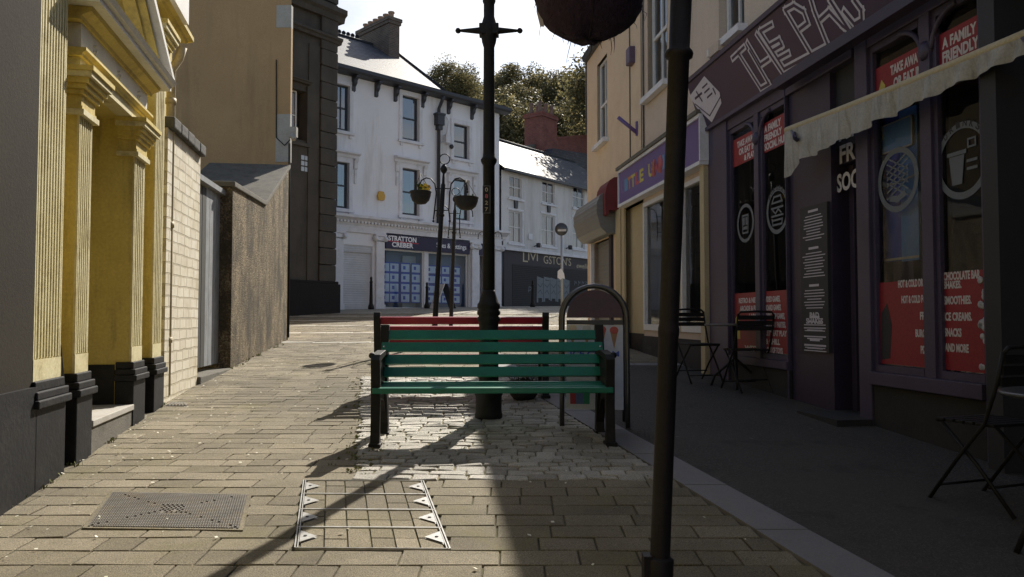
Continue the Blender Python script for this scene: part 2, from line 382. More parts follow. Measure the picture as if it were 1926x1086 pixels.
M['tile_y'] = plain('yellow_letter', (.55, .47, .10), .5); M['tile_r'] = plain('pink_letter', (.5, .10, .12), .5)
M['tile_b'] = plain('blue_letter', (.10, .25, .45), .5); M['tile_o'] = plain('orange_letter', (.55, .22, .06), .5)
M['tile_k'] = plain('faded_letter', (.19, .13, .33), .5)
M['alarm_yellow'] = plain('yellow_box', (.62, .36, .05), .5); M['alarm_dark'] = plain('mauve_box', (.10, .07, .12), .5)
M['paper'] = plain('white_card', (.8, .8, .82), .6)
M['cone'] = surf('waffle_cone', (.42, .25, .12), (.36, .2, .1), .7, 30); M['scoop_a'] = plain('vanilla_scoop', (.6, .5, .35), .6)
M['scoop_b'] = plain('red_scoop', (.5, .10, .08), .6); M['lolly_b'] = plain('blue_print', (.10, .16, .34), .6); M['lolly_g'] = plain('green_print', (.03, .25, .14), .6)
M['lolly_r'] = plain('red_print', (.42, .04, .06), .6); M['board_poster'] = plain('poster_paper', (.58, .60, .68), .5)
M['arch_panel'] = surf('dark_red_panel', (.10, .03, .05), (.045, .035, .05), .5, 2.2, 30, 0, .1)

def bark_leaf():
    k = N('tree_foliage'); gi = k.n.new('ShaderNodeNewGeometry')
    c = k.ramp(gi.outputs['Random Per Island'], [(0, (.08, .078, .035)), (.45, (.15, .135, .06)), (.8, (.24, .20, .09)), (1, (.36, .30, .15))])
    f = k.ramp(k.noise(.35, 3), [(.35, (.35,)*3), (.7, (.65,)*3)]); c = k.mix(1.0, c, f, 'OVERLAY')
    k.link(c, k.p.inputs['Base Color']); k.p.inputs['Roughness'].default_value = .55
    out = k.n['Material Output']; tl = k.n.new('ShaderNodeBsdfTranslucent'); k.link(c, tl.inputs[0]); mx = k.new('ShaderNodeMixShader', Fac=.5)
    k.link(k.p.outputs[0], mx.inputs[1]); k.link(tl.outputs[0], mx.inputs[2]); k.link(mx.outputs[0], out.inputs[0]); return k.m
M['foliage'] = bark_leaf(); M['bark'] = surf('bark', (.09, .07, .05), None, .95, 6, 30, .02, .8)

def block_mat(name, stops, fine_amt=.25, moss=.5, rough=.85, bumpd=.004):
    k = N(name); gi = k.n.new('ShaderNodeNewGeometry')
    c = k.ramp(gi.outputs['Random Per Island'], stops)
    big = k.ramp(k.noise(.55, 6, .65), [(.33, (.28,)*3), (.7, (.64,)*3)]); c = k.mix(1.0, c, big, 'OVERLAY')
    sp = k.noise(170, 3, .7); c = k.mix(fine_amt, c, k.ramp(sp, [(.35, (0, 0, 0)), (.65, (1, 1, 1))]), 'OVERLAY')
    ms = k.ramp(k.noise(1.6, 8, .75), [(.52, (0, 0, 0)), (.75, (moss,)*3)]); c = k.mix(ms, c, (.17, .15, .045))
    k.link(c, k.p.inputs['Base Color']); k.p.inputs['Roughness'].default_value = rough
    b = k.bump(sp, .8, bumpd); k.bump(k.noise(14, 4), .5, .006, b); return k.m
M['paver'] = block_mat('concrete_pavers', [(0, (.165, .14, .092)), (.5, (.205, .175, .118)), (1, (.25, .215, .15))], .55, .6, .9, .008)
M['joint'] = surf('sandy_joint', (.05, .042, .028), (.12, .11, .05), 1, 5, 60, .006, .8)
M['sett'] = block_mat('granite_setts', [(0, (.30, .275, .225)), (.5, (.42, .39, .33)), (1, (.54, .51, .44))], .5, .55, .6, .014)
M['sett_joint'] = surf('sett_joint', (.16, .14, .10), (.22, .19, .10), 1, 5, 60, .006, .8)
M['kerb'] = surf('kerb_stone', (.20, .195, .20), (.16, .155, .16), .8, 2, 90, .003, .5)
M['tarmac'] = surf('tarmac', (.045, .040, .036), (.032, .029, .027), .88, 1.2, 130, .008, .8, (.07, .06, .045), .35)
M['plaza'] = brickmat('plaza_paving', (.36, .33, .27), (.31, .28, .23), (.2, .18, .14), .42, .2, .012, .85, .006, .8, .004)
M['strip'] = surf('pale_paving_strip', (.50, .48, .42), (.42, .40, .35), .8, 3)
M['iron_cover'] = surf('cast_iron_cover', (.20, .185, .16), (.13, .12, .105), .6, 4, 60, .003, .5, (.28, .2, .1), .4, metal=.3)
M['steel_edge'] = surf('galvanised_edge', (.50, .50, .48), (.33, .32, .30), .45, 14, 60, .002, .5, (.2, .17, .12), .6, metal=.3)
M['grass'] = surf('weed_green', (.12, .15, .03), (.2, .19, .06), .8, 20, 80, 0, .2, island=.25)
M['hill'] = surf('hill_ground', (.06, .06, .03), (.04, .045, .02), 1, .2, 5, 0, .2)

def roadmat():
    k = N('worn_tarmac'); v = k.new('ShaderNodeTexVoronoi', Scale=110.0); k.link(k.tc.outputs['Object'], v.inputs['Vector'])
    c = k.ramp(v.outputs['Color'], [(.1, (.020, .018, .016)), (.6, (.042, .037, .033)), (.95, (.10, .09, .08))])
    c = k.mix(k.ramp(k.noise(.7, 7, .7), [(.4, (0, 0, 0)), (.65, (.75,)*3)]), c, (.060, .052, .042))
    c = k.mix(k.ramp(k.noise(2.6, 8, .75), [(.56, (0, 0, 0)), (.64, (.6,)*3)]), c, (.018, .017, .016))
    g_ = k.new('ShaderNodeTexVoronoi', Scale=2.3); k.link(k.tc.outputs['Object'], g_.inputs['Vector'])
    c = k.mix(k.ramp(g_.outputs['Distance'], [(.03, (.7,)*3), (.045, (0, 0, 0))]), c, (.13, .12, .115))
    k.link(c, k.p.inputs['Base Color']); k.p.inputs['Roughness'].default_value = .85; k.bump(v.outputs['Distance'], .8, .006); return k.m
M['road'] = roadmat()
# ------------------------------------------------------------------ ground
gm = MB()
ys = [-40, -20, -8, -2, 2]+[2+i*1.0 for i in range(1, 36)]+[40, 50, 60, 100, 200, 500, 1500]
for i in range(len(ys)-1):
    y0, y1 = ys[i], ys[i+1]
    for x0, x1 in ((-1200, -60), (-60, -8), (-8, 8), (8, 60), (60, 1200)):
        gm.face([(x0, y0, g(y0)-.03), (x1, y0, g(y0)-.03), (x1, y1, g(y1)-.03), (x0, y1, g(y1)-.03)])
struct('ground', gm, M['tarmac'])
hm = MB()
def hz(x, y): return 2.3+17*max(0, min(1, (y-58)/32))*max(0, min(1, (x+45)/25))*max(0, min(1, (80-x)/30))
for i in range(-8, 12):
    for j in range(0, 12):
        x0, x1, y0, y1 = i*8, i*8+8, 56+j*8, 64+j*8
        hm.face([(x, y, hz(x, y)-.6) for x, y in ((x0, y0), (x1, y0), (x1, y1), (x0, y1))], smooth=True)
struct('hill', hm, M['hill'])

def kx(y): return 2.03-.21*y if y < 10 else -.07-.12*(y-10)          # kerb's left edge
def lx(y):                                                        # foot of the left walls
    if y < 7.79: return -1.879-.21*y-.15
    if y < 10.8: return -3.51-.175*(y-7.79)-.25
    return -2.526-.133*y-.1
def fx(y): return 3.99-.13*y
COVER1 = [ong(165, 993), ong(449, 997), ong(465, 933), ong(212, 928)]
COVER2 = [ong(553, 1033), ong(848, 1035), ong(797, 906), ong(570, 905)]
def span(poly, y):
    y0 = (poly[0].y+poly[1].y)/2; y1 = (poly[2].y+poly[3].y)/2
    if not (y0 < y < y1): return None
    t = (y-y0)/(y1-y0); return poly[0].x+(poly[3].x-poly[0].x)*t, poly[1].x+(poly[2].x-poly[1].x)*t
def sett_l(y): return -.98-(y-4.9)*.19
S0, S1 = 4.86, 9.9
def block(m, x0, x1, y0, y1, gap, top, ch, jit=.002, tilt=.002):
    x0 += gap/2; x1 -= gap/2; y0 += gap/2; y1 -= gap/2
    h = [top+random.uniform(-jit, jit)+random.uniform(-tilt, tilt) for _ in range(4)]
    lo = [(x0, y0), (x1, y0), (x1, y1), (x0, y1)]
    hi = [(x0+ch, y0+ch), (x1-ch, y0+ch), (x1-ch, y1-ch), (x0+ch, y1-ch)]
    i = len(m.v); m.v += [Vector((x, y, g(y)-.02)) for x, y in lo]+[Vector((x, y, g(y)+h[k]-ch*.8)) for k, (x, y) in enumerate(lo)]+[Vector((x, y, g(y)+h[k])) for k, (x, y) in enumerate(hi)]
    fs = [[8, 9, 10, 11]]
    for k in range(4):
        j = (k+1) % 4; fs += [[k, j, 4+j, 4+k], [4+k, 4+j, 8+j, 8+k]]
    for f in fs:
        m.f.append([i+q for q in f]); m.uv.append([(0, 0)]*4); m.sm.append(False); m.mi.append(0)
pv = MB(); y = 2.0; row = 0
def fill(m, a, b, y0, y1, lens, gap, ch, jit, tilt, top=0.0):
    x = a+random.uniform(-.25, 0)*0
    first = True
    while x < b-.03:
        L = random.choice(lens)
        if first: L *= random.uniform(.4, 1); first = False
        if b-(x+L) < .1: L = b-x
        block(m, x, x+L, y0, y1, gap, top, ch, jit, tilt); x += L
while y < 27.5:
    hrow = .18 if y < 15.2 else .2; yc = y+hrow/2
    ints = [(lx(yc)-.1, kx(yc) if y < 11.2 else min(fx(yc), 2.8)+ (0.0))]
    if y > 17: ints = [(-.45*yc, 3.0+.08*(yc-17))]
    cuts = [s for s in (span(COVER1, yc), span(COVER2, yc)) if s]
    if S0 < yc < S1: cuts.append((sett_l(yc), kx(yc)+.01))
    for c0, c1 in sorted(cuts):
        a, b = ints[-1]; ints = ints[:-1]+[(a, c0)]+([(c1, b)] if c1 < b-.05 else [])
    for a, b in ints:
        if y > 15.2:
            k = (y-15.3) % 2.7
            if k < hrow: continue
        fill(pv, a, b, y, y+hrow, [.18, .27, .27, .36, .36, .45], .009, .0035, .0018, .0025)
    y += hrow
paving = struct('pavement', pv, M['paver'])
jb = MB(); yy = 2.0
while yy < 27.6:
    y1 = yy+.5
    def rr(q): return kx(q) if q < 11.3 else min(fx(q), 2.8) if q < 17 else 3.0+.08*(q-17)
    def ll(q): return lx(q)-.1 if q < 17 else -.45*q
    jb.face([(ll(yy), yy, g(yy)-.012), (rr(yy+.01), yy, g(yy)-.012), (rr(y1-.01), y1, g(y1)-.012), (ll(y1), y1, g(y1)-.012)]); yy = y1
struct('pavement_bed', jb, M['joint'])
# pale strips across the rise
sp = MB(); y = 15.2
for k in range(5):
    y0 = 15.3+2.7*k; 
    x = (lx(y0) if y0 < 17 else -.45*y0); xe = min(fx(y0), 2.8) if y0 < 17 else 3+.08*(y0-17)
    while x < xe:
        L = random.uniform(.5, .8); block(sp, x, x+L, y0-.05, y0+.16, .012, .006, .006, .006, .003); x += L
struct('paving_strips', sp, M['strip'])
# setts
sm_ = MB(); y = S0
while y < S1:
    h = random.uniform(.095, .125); x = sett_l(y+h/2)+random.uniform(-.03, .02); xe = kx(y+h/2)
    while x < xe-.05:
        L = random.uniform(.11, .24)
        if xe-(x+L) < .07: L = xe-x
        block(sm_, x, x+L, y+random.uniform(-.008, .008), y+h+random.uniform(-.008, .008), .010, .008, .008, .006, .004); x += L
    y += h
for k in range(11):   # the last course in front, larger stones
    pass
struct('cobbled_patch', sm_, M['sett'])
sb = MB()
for k in range(10):
    y0 = S0+k*(S1-S0)/10; y1 = S0+(k+1)*(S1-S0)/10
    sb.face([(sett_l(y0), y0, g(y0)-.004), (kx(y0), y0, g(y0)-.004), (kx(y1-.001), y1, g(y1)-.004), (sett_l(y1), y1, g(y1)-.004)])
struct('cobble_bed', sb, M['sett_joint'])
# kerb strip
kb = MB(); y = 1.2
while y < 13:
    L = random.uniform(.8, .95); y1 = min(y+L, 13)
    p = [(kx(y)+.008, y+.008), (kx(y)+.27, y+.008), (kx(y1)+.27, y1-.004), (kx(y1)+.008, y1-.004)]
    for lo, hi in ((-.03, .008),):
        i = len(kb.v); kb.v += [Vector((a, b, g(b)+lo)) for a, b in p]+[Vector((a, b, g(b)+hi)) for a, b in p]
        for f in ([4, 5, 6, 7], [0, 1, 5, 4], [1, 2, 6, 5], [2, 3, 7, 6], [3, 0, 4, 7]):
            kb.f.append([i+q for q in f]); kb.uv.append([(0, 0)]*4); kb.sm.append(False); kb.mi.append(0)
    y = y1
x = .1
while x < 2.6:
    block(kb, x, x+.85, 11.25, 11.5, .01, .012, .006, .001, .001); x += .85
struct('kerb', kb, M['kerb'])
# tarmac lane on the right
tm = MB()
for k in range(-10, 23):
    y0, y1 = k*.5, k*.5+.5
    tm.face([(kx(y0)+.2, y0, g(y0)-.002), (fx(y0)+.4, y0, g(y0)-.002), (fx(y1)+.4, y1, g(y1)-.002), (kx(y1)+.2, y1, g(y1)-.002)])
struct('road', tm, M['road'])
# plaza between the lane and the far houses
pz = MB()
yl = [27.5, 28, 29, 30, 31, 32, 34, 36, 38, 40, 44, 50]
for k in range(len(yl)-1):
    y0, y1 = yl[k], yl[k+1]
    q = [(-22, y0), (12, y0), (12, y1), (-22, y1)]; pz.face([(a, b, g(b)-.008) for a, b in q], [(a, b) for a, b in q])
struct('plaza', pz, M['plaza'])

# covers in the paving
def cover_plane(P, s, t, h=0):
    a = P[0].lerp(P[1], s); b = P[3].lerp(P[2], s); p = a.lerp(b, t); return Vector((p.x, p.y, g(p.y)+h))
def cell(m, P, s0, s1, t0, t1, h0, h1, mi=0):
    c = [(s0, t0), (s1, t0), (s1, t1), (s0, t1)]; i = len(m.v)
    m.v += [cover_plane(P, s, t, h0) for s, t in c]+[cover_plane(P, s, t, h1) for s, t in c]
    for f in ([4, 5, 6, 7], [0, 1, 5, 4], [1, 2, 6, 5], [2, 3, 7, 6], [3, 0, 4, 7]):
        m.f.append([i+q for q in f]); m.uv.append([(0, 0)]*4); m.sm.append(False); m.mi.append(mi)
t1 = thing('manhole_cover', 'ribbed cast iron cover in the paving nearest the yellow doorway', 'manhole cover', tuple(cover_plane(COVER1, .5, .5)))
m = MB(); cell(m, COVER1, .0, 1, 0, 1, -.02, .003)
fr_ = MB()
for s0, s1, q0, q1 in ((-.03, 0, -.03, 1.03), (1, 1.03, -.03, 1.03), (0, 1, -.03, 0), (0, 1, 1, 1.03)): cell(fr_, COVER1, s0, s1, q0, q1, -.02, .006)
rb = MB()
NS, NT = 60, 24; rj = random.Random(8)
for i in range(NS):
    for j in range(NT):
        s = (i+.5)/NS; t = (j+.5)/NT
        dd = abs(abs(s-.5)-abs(t-.5))
        if (dd < .012 and rj.random() < .6) or (abs(s-.5) < .09 and abs(t-.5) < .12 and (i+j) % 2): continue
        cell(rb, COVER1, s-.32/NS, s+.32/NS, t-.38/NT, t+.38/NT, .002, .011)
obj('plate', m, M['iron_cover'], t1); obj('ribs', rb, M['iron_cover'], t1); obj('surround', fr_, M['paver'], t1)
t2 = thing('inspection_cover', 'paver filled inspection cover with bright steel edges and triangular tabs', 'manhole cover', tuple(cover_plane(COVER2, .5, .5)))
ed = MB(); tb = MB(); ip = MB(); bd = MB()
cell(bd, COVER2, 0, 1, 0, 1, -.02, -.004)
for s0, s1 in ((0, .009), (.991, 1), (.019, .026), (.974, .981)): cell(ed, COVER2, s0, s1, 0, 1, -.02, .008)
for k in range(5):
    t = k/4; cell(ed, COVER2, .0, 1, max(0, t-.0035), min(1, t+.0035), -.02, .008)
    if 0 < k < 4: cell(ed, COVER2, .03, .97, t+.012, t+.015, -.02, .005)
for k in range(4):
    tc = k/4+.125
    for s, d in ((.03, 1), (.97, -1)):
        A = [cover_plane(COVER2, s, tc-.07, .011), cover_plane(COVER2, s+d*.115, tc+.0, .011), cover_plane(COVER2, s, tc+.07, .011)]
        if d < 0: A.reverse()
        tb = MB(); tb.face(A); tb.face([p-Vector((0, 0, .008)) for p in A]); tb.lathe(cover_plane(COVER2, s+d*.035, tc, .011), [(.009, 0), (.009, .003), (.004, .003)], 8, mi=1); obj('tab', tb, [M['steel_edge'], M['black_iron']], t2)
    n = 6
    for i in range(n):
        s0 = .035+i*.93/n; s1 = s0+.93/n
        cutt = random.choice([.5, .42, .6, None]); ta, tz = k/4+.012, k/4+.24
        pr = [(ta, tz)] if cutt is None else [(ta, ta+(tz-ta)*cutt), (ta+(tz-ta)*cutt, tz)]
        for u0, u1 in pr:
            cell(ip, COVER2, s0+.006, s1-.006, u0+.004, u1-.004, -.01, random.uniform(.002, .005))
obj('bed', bd, M['joint'], t2); obj('steel_frame', ed, M['steel_edge'], t2); obj('pavers', ip, M['paver'], t2)
dg = MB(); dP = [ong(312, 764), ong(352, 764), ong(350, 758), ong(322, 757)]
cell(dg, dP, 0, 1, 0, 1, 0, .005)
for k in range(6): cell(dg, dP, .05+k*.16, .12+k*.16, .1, .9, .005, .012)
single('drain_grate', dg, M['iron_cover'], 'small dark drain grate at the foot of the cream brick wall', 'drain')

# litter of petals and weeds in the joints
lt = MB()
for _ in range(420):
    y = random.uniform(3, 12); x = random.uniform(lx(y)+.1, kx(y)-.1)
    if random.random() < .45: x = lx(y)+.1+abs(random.gauss(0, .5))
    s = random.uniform(.004, .010); an = random.uniform(0, 3); p = Vector((x, y, g(y)+.012))
    d1 = Vector((math.cos(an), math.sin(an), random.uniform(-.3, .3)))*s; d2 = Vector((-math.sin(an), math.cos(an), random.uniform(-.2, .4)))*s*.7
    lt.face([p-d1-d2, p+d1-d2, p+d1+d2, p-d1+d2])
o = obj('fallen_petals', lt, M['white_flower'], None, 'scattered pale petals lying on the brown paving', 'stuff'); o['category'] = 'petals'
wd = MB()
def tuft(m, p, n, h, sp):
    for _ in range(n):
        an = random.uniform(0, 6.28); b = p+Vector((math.cos(an), math.sin(an), 0))*random.uniform(0, sp); L = random.uniform(.4, 1)*h
        tip = b+Vector((random.uniform(-1, 1)*L*.7, random.uniform(-1, 1)*L*.7, L)); w = Vector((math.cos(an+1.5), math.sin(an+1.5), 0))*.004
        md = b.lerp(tip, .5)+Vector((0, 0, L*.12)); m.face([b-w, b+w, md+w*1.3, md-w*1.3]); m.face([md-w*1.3, md+w*1.3, tip])
for _ in range(60):
    y = random.uniform(3.5, 15); x = lx(y)+.12+abs(random.gauss(0, .05)); tuft(wd, Vector((x, y, g(y))), 7, .035, .04)
for _ in range(90):
    y = random.uniform(S0, S1); x = sett_l(y)+random.gauss(0, .05) if random.random() < .7 else random.uniform(sett_l(y), kx(y)); tuft(wd, Vector((x, y, g(y)+.003)), 6, .016, .03)
for _ in range(60): 
    y = random.gauss(S0+.9, .3); tuft(wd, Vector((-1.1+random.gauss(0, .12), y, g(y))), 5, .018, .03)
o = obj('weeds', wd, M['grass'], None, 'thin green weeds growing along wall feet and cobble joints', 'stuff'); o['category'] = 'weeds'

# ------------------------------------------------------------------ shared building pieces
def pane(m, fr, a0, a1, b, z0, z1, mi=0):
    if a0 > a1: a0, a1 = a1, a0
    m.face([fr.P(a0, b, z0), fr.P(a1, b, z0), fr.P(a1, b, z1), fr.P(a0, b, z1)], [(a0, z0), (a1, z0), (a1, z1), (a0, z1)], mi=mi)
def wall(m, fr, a0, a1, z0, z1, ops, b=0, depth=.18, mi=0):
    """front skin with openings [(a0,a1,z0,z1)] and their reveals"""
    As = sorted({a0, a1}|{x for o in ops for x in o[:2] if a0 < x < a1}); Zs = sorted({z0, z1}|{x for o in ops for x in o[2:] if z0 < x < z1})
    for i in range(len(As)-1):
        for j in range(len(Zs)-1):
            ca, cz = (As[i]+As[i+1])/2, (Zs[j]+Zs[j+1])/2
            if any(o[0] < ca < o[1] and o[2] < cz < o[3] for o in ops): continue
            pane(m, fr, As[i], As[i+1], b, Zs[j], Zs[j+1], mi)
    for p0, p1, q0, q1 in ops:
        P = fr.P
        for q in (((p0, q0), (p0, q1)), ((p0, q1), (p1, q1)), ((p1, q1), (p1, q0)), ((p1, q0), (p0, q0))):
            (x0, y0), (x1, y1) = q
            m.face([P(x0, b, y0), P(x1, b, y1), P(x1, b-depth, y1), P(x0, b-depth, y0)], [(x0+y0, 0), (x1+y1, 0), (x1+y1, depth), (x0+y0, depth)], mi=mi)
def sash(parent, fr, a0, a1, z0, z1, b, fmat, gmat, vbars=0, hbars=(.5,), fw=.05, curtain=None, label=None, room=.35):
    """window part (frame) with pane, interior and curtain below it"""
    m = MB(); d = .06
    m.box(fr, a0, a0+fw, b-d, b, z0, z1); m.box(fr, a1-fw, a1, b-d, b, z0, z1)
    m.box(fr, a0+fw, a1-fw, b-d, b-.002, z1-fw, z1); m.box(fr, a0+fw, a1-fw, b-d, b-.002, z0, z0+fw*1.3)
    for h in hbars: zz = z0+(z1-z0)*h; m.box(fr, a0+fw, a1-fw, b-d, b-.004, zz-fw*.45, zz+fw*.45)
    for k in range(vbars): aa = a0+(a1-a0)*(k+1)/(vbars+1); m.box(fr, aa-fw*.28, aa+fw*.28, b-d, b-.006, z0+fw, z1-fw)
    o = obj('window', m, fmat, parent, label)
    p = MB(); pane(p, fr, a0+fw*.5, a1-fw*.5, b-.035, z0+fw*.5, z1-fw*.5); obj('pane', p, gmat, o)
    r = MB(); r.box(fr, a0-.02, a1+.02, b-room-.05, b-room, z0-.02, z1+.02)
    obj('interior', r, M['room'], o)
    if curtain:
        c = MB(); W = a1-a0
        for s0, s1, q0, q1 in curtain:
            n = 10
            for k in range(n):
                x0 = a0+W*(s0+(s1-s0)*k/n); x1 = a0+W*(s0+(s1-s0)*(k+1)/n); zb = z0+(z1-z0)*q0; zt = z0+(z1-z0)*q1
                c.face([fr.P(x0, b-.12-.02*(k % 2), zb), fr.P(x1, b-.12-.02*((k+1) % 2), zb), fr.P(x1, b-.12-.02*((k+1) % 2), zt), fr.P(x0, b-.12-.02*(k % 2), zt)])
        obj('curtain', c, M['curtain'], o)
    return o

# ------------------------------------------------------------------ yellow building with pedimented doorway (left, near)
F1 = Fr((-1.879, 0), (-.21, 1))       # a = distance along, b out towards the street
YB = thing('yellow_building', 'yellow painted building with fluted pilasters, black plinth and pedimented doorway', 'building', tuple(F1.P(6, -.5, .3)))
zp = .88
A = lambda px, b=0, py=560: F1.a(px, py, b)
c1a, c1b = A(65), A(116); c2a, c2b = A(143), A(167); c3a, c3b = A(249), A(268); c4a, c4b = A(288), A(304)
aend = A(316, -.12)
w = MB()
wall(w, F1, -6, aend, -.6, 4.3, [(c2b+.02, c3a-.0, -.6, 2.98)], -.12, .36)
w.box(F1, -6, aend, -6, -.5, -.6, 4.3, skip='f')
w.box(F1, -6, c2b+.01, -.5, -.14, -.6, 4.3, skip='f'); w.box(F1, c3a+.01, aend, -.5, -.14, -.6, 4.3, skip='f'); w.box(F1, c2b+.0, c3a+.02, -.5, -.14, 3.0, 4.3, skip='f')
obj('wall', w, M['yellow'], YB)
def pilaster(a0, a1, zcap, ncap=1, flutes=7):
    m = MB(); zt = zcap
    # fluted shaft: cream front, yellow sides
    W = a1-a0; n = flutes; fwid = W/(n+.5)
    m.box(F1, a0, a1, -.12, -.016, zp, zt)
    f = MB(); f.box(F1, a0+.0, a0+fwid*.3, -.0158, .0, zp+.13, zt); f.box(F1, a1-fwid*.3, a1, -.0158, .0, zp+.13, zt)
    for k in range(n):
        x = a0+fwid*(k+.25+.5); q = fwid*.33
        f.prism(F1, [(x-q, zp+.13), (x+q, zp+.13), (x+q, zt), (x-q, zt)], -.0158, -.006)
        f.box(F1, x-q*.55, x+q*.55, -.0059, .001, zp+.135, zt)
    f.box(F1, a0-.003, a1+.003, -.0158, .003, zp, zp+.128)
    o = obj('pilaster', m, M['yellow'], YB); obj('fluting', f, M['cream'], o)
    p = MB(); p.box(F1, a0-.03, a1+.03, -.12, .03, -.5, zp-.16)
    for k, (e, h0, h1) in enumerate(((.055, zp-.16, zp-.11), (.04, zp-.11, zp-.06), (.02, zp-.06, zp))): p.box(F1, a0-e, a1+e, -.121, e+.004, h0, h1)
    obj('plinth', p, M['black_plinth'], o, bevel=.008); return o
def capital(o, a0, a1, z0, z1):
    H = z1-z0; y = MB(); c = MB()
    def ring(m, e, h0, h1): m.box(F1, a0-e, a1+e, -.14, e, z0+H*h0, z0+H*h1)
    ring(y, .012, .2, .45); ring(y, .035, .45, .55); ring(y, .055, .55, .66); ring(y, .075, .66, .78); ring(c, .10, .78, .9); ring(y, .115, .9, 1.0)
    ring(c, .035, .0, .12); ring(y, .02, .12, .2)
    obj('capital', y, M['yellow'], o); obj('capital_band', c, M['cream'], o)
cz0, cz1 = 2.66, 2.98
p1 = pilaster(c1a, c1b, 4.2, flutes=9)
p2 = pilaster(c2a, c2b, cz0, flutes=6); capital(p2, c2a, c2b, cz0, cz1)
p3 = pilaster(c3a, c3b, cz0, flutes=5); capital(p3, c3a, c3b, cz0, cz1)
p4 = pilaster(c4a, c4b, 3.74, flutes=5); capital(p4, c4a, c4b, 3.74, 4.12)
# near grey return
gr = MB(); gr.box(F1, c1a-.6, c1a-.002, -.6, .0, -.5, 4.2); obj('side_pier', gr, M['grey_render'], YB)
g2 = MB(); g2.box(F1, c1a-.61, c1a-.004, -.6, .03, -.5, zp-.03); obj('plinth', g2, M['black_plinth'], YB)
g3 = MB(); g3.box(F1, -6, c2a, -.14, -.10, -.5, zp-.03); g3.box(F1, c3b, aend, -.14, -.10, -.5, zp-.03); obj('plinth', g3, M['black_plinth'], YB)
# door reveal: black base, dark door
dz = MB(); dz.box(F1, c3a-.012, c3a-.0, -.48, -.13, .2, zp-.02); obj('reveal_base', dz, M['black_plinth'], YB)
dz = MB(); dz.box(F1, c2b+.02, c2b+.03, -.48, -.13, .2, zp-.02); obj('reveal_base', dz, M['black_plinth'], YB)
dd = MB(); dd.box(F1, c2b+.03, c3a-.012, -.53, -.44, .3, 2.96)
for q0, q1 in ((.5, 1.2), (1.35, 2.6)):
    for r0, r1 in ((.15, .45), (.55, .85)):
        L = c3a-c2b; dd.box(F1, c2b+L*r0, c2b+L*r1, -.442, -.425, q0, q1)
door = obj('door', dd, M['dark_wood'], YB)
kn = MB(); kn.lathe(F1.P(c2b+.16, -.42, 1.15), [(.02, 0), (.012, .02), (.03, .04), (.02, .065), (0, .07)], 10, axis=F1.n); obj('handle', kn, M['chrome'], door)
st = MB(); sz = F1.z(200, 778, .0); st.box(F1, c2b+.05, c3a-.02, -.44, .02, -.2, sz-.05); obj('step', st, M['cement'], YB)
s2 = MB(); s2.box(F1, c2b+.04, c3a-.015, -.44, .035, sz-.048, sz); obj('step_slab', s2, M['white_quoin'], YB, bevel=.006)
# entablature
e0, e1 = c2a-.02, c3b+.02
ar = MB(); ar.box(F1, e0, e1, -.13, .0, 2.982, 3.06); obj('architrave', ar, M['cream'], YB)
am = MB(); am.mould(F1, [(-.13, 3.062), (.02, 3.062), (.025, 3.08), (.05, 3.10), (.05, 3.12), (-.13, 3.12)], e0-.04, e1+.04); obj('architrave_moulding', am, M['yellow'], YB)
fz = MB(); fz.box(F1, e0, e1, -.13, .004, 3.122, 3.30)
for k in range(3):
    aa = e0+(e1-e0)*(k+.5)/3
    for q in range(5): fz.lathe(F1.P(aa+math.cos(q*1.26)*.03, .004, 3.21+math.sin(q*1.26)*.03), [(.013, 0), (.011, .006), (0, .01)], 6, axis=F1.n)
obj('frieze', fz, M['white_paint'], YB)
cm = MB(); cm.mould(F1, [(-.13, 3.302), (.02, 3.302), (.03, 3.33), (.09, 3.36), (.10, 3.39), (-.13, 3.39)], e0-.08, e1+.08); obj('bed_moulding', cm, M['yellow'], YB)
cr = MB(); cr.mould(F1, [(-.13, 3.392), (.17, 3.392), (.17, 3.43), (.20, 3.44), (.22, 3.475), (-.13, 3.475)], e0-.18, e1+.18); obj('cornice', cr, M['white_paint'], YB)
am_ = (e0+e1)/2; half = (e1-e0)/2+.18; rise = .66
tp = MB(); tp.prism(F1, [(am_-half+.1, 3.477), (am_+half-.1, 3.477), (am_, 3.477+rise-.08)], -.13, -.02); obj('tympanum', tp, M['yellow'], YB)
for sgn in (-1, 1):
    for nm, t0, t1_, bb, mt in (('raking_moulding', -.17, -.10, .08, 'yellow'), ('raking_moulding', -.10, -.05, .14, 'yellow'), ('raking_cornice', -.05, .02, .20, 'white_paint')):
        k = MB(); A0, A1 = am_+sgn*half, am_
        if nm == 'raking_moulding': A0 = am_+sgn*(half+t0*1.9)
        z0_ = 3.477 if nm == 'raking_moulding' else 3.46
        pl = [(A0, z0_), (A0, z0_+.005+(0.05 if nm != 'raking_moulding' else 0)), (A1, 3.477+rise+t1_), (A1, 3.477+rise+t0)]
        if sgn < 0: pl.reverse()
        k.prism(F1, pl, -.13, bb); obj(nm, k, M[mt], YB)
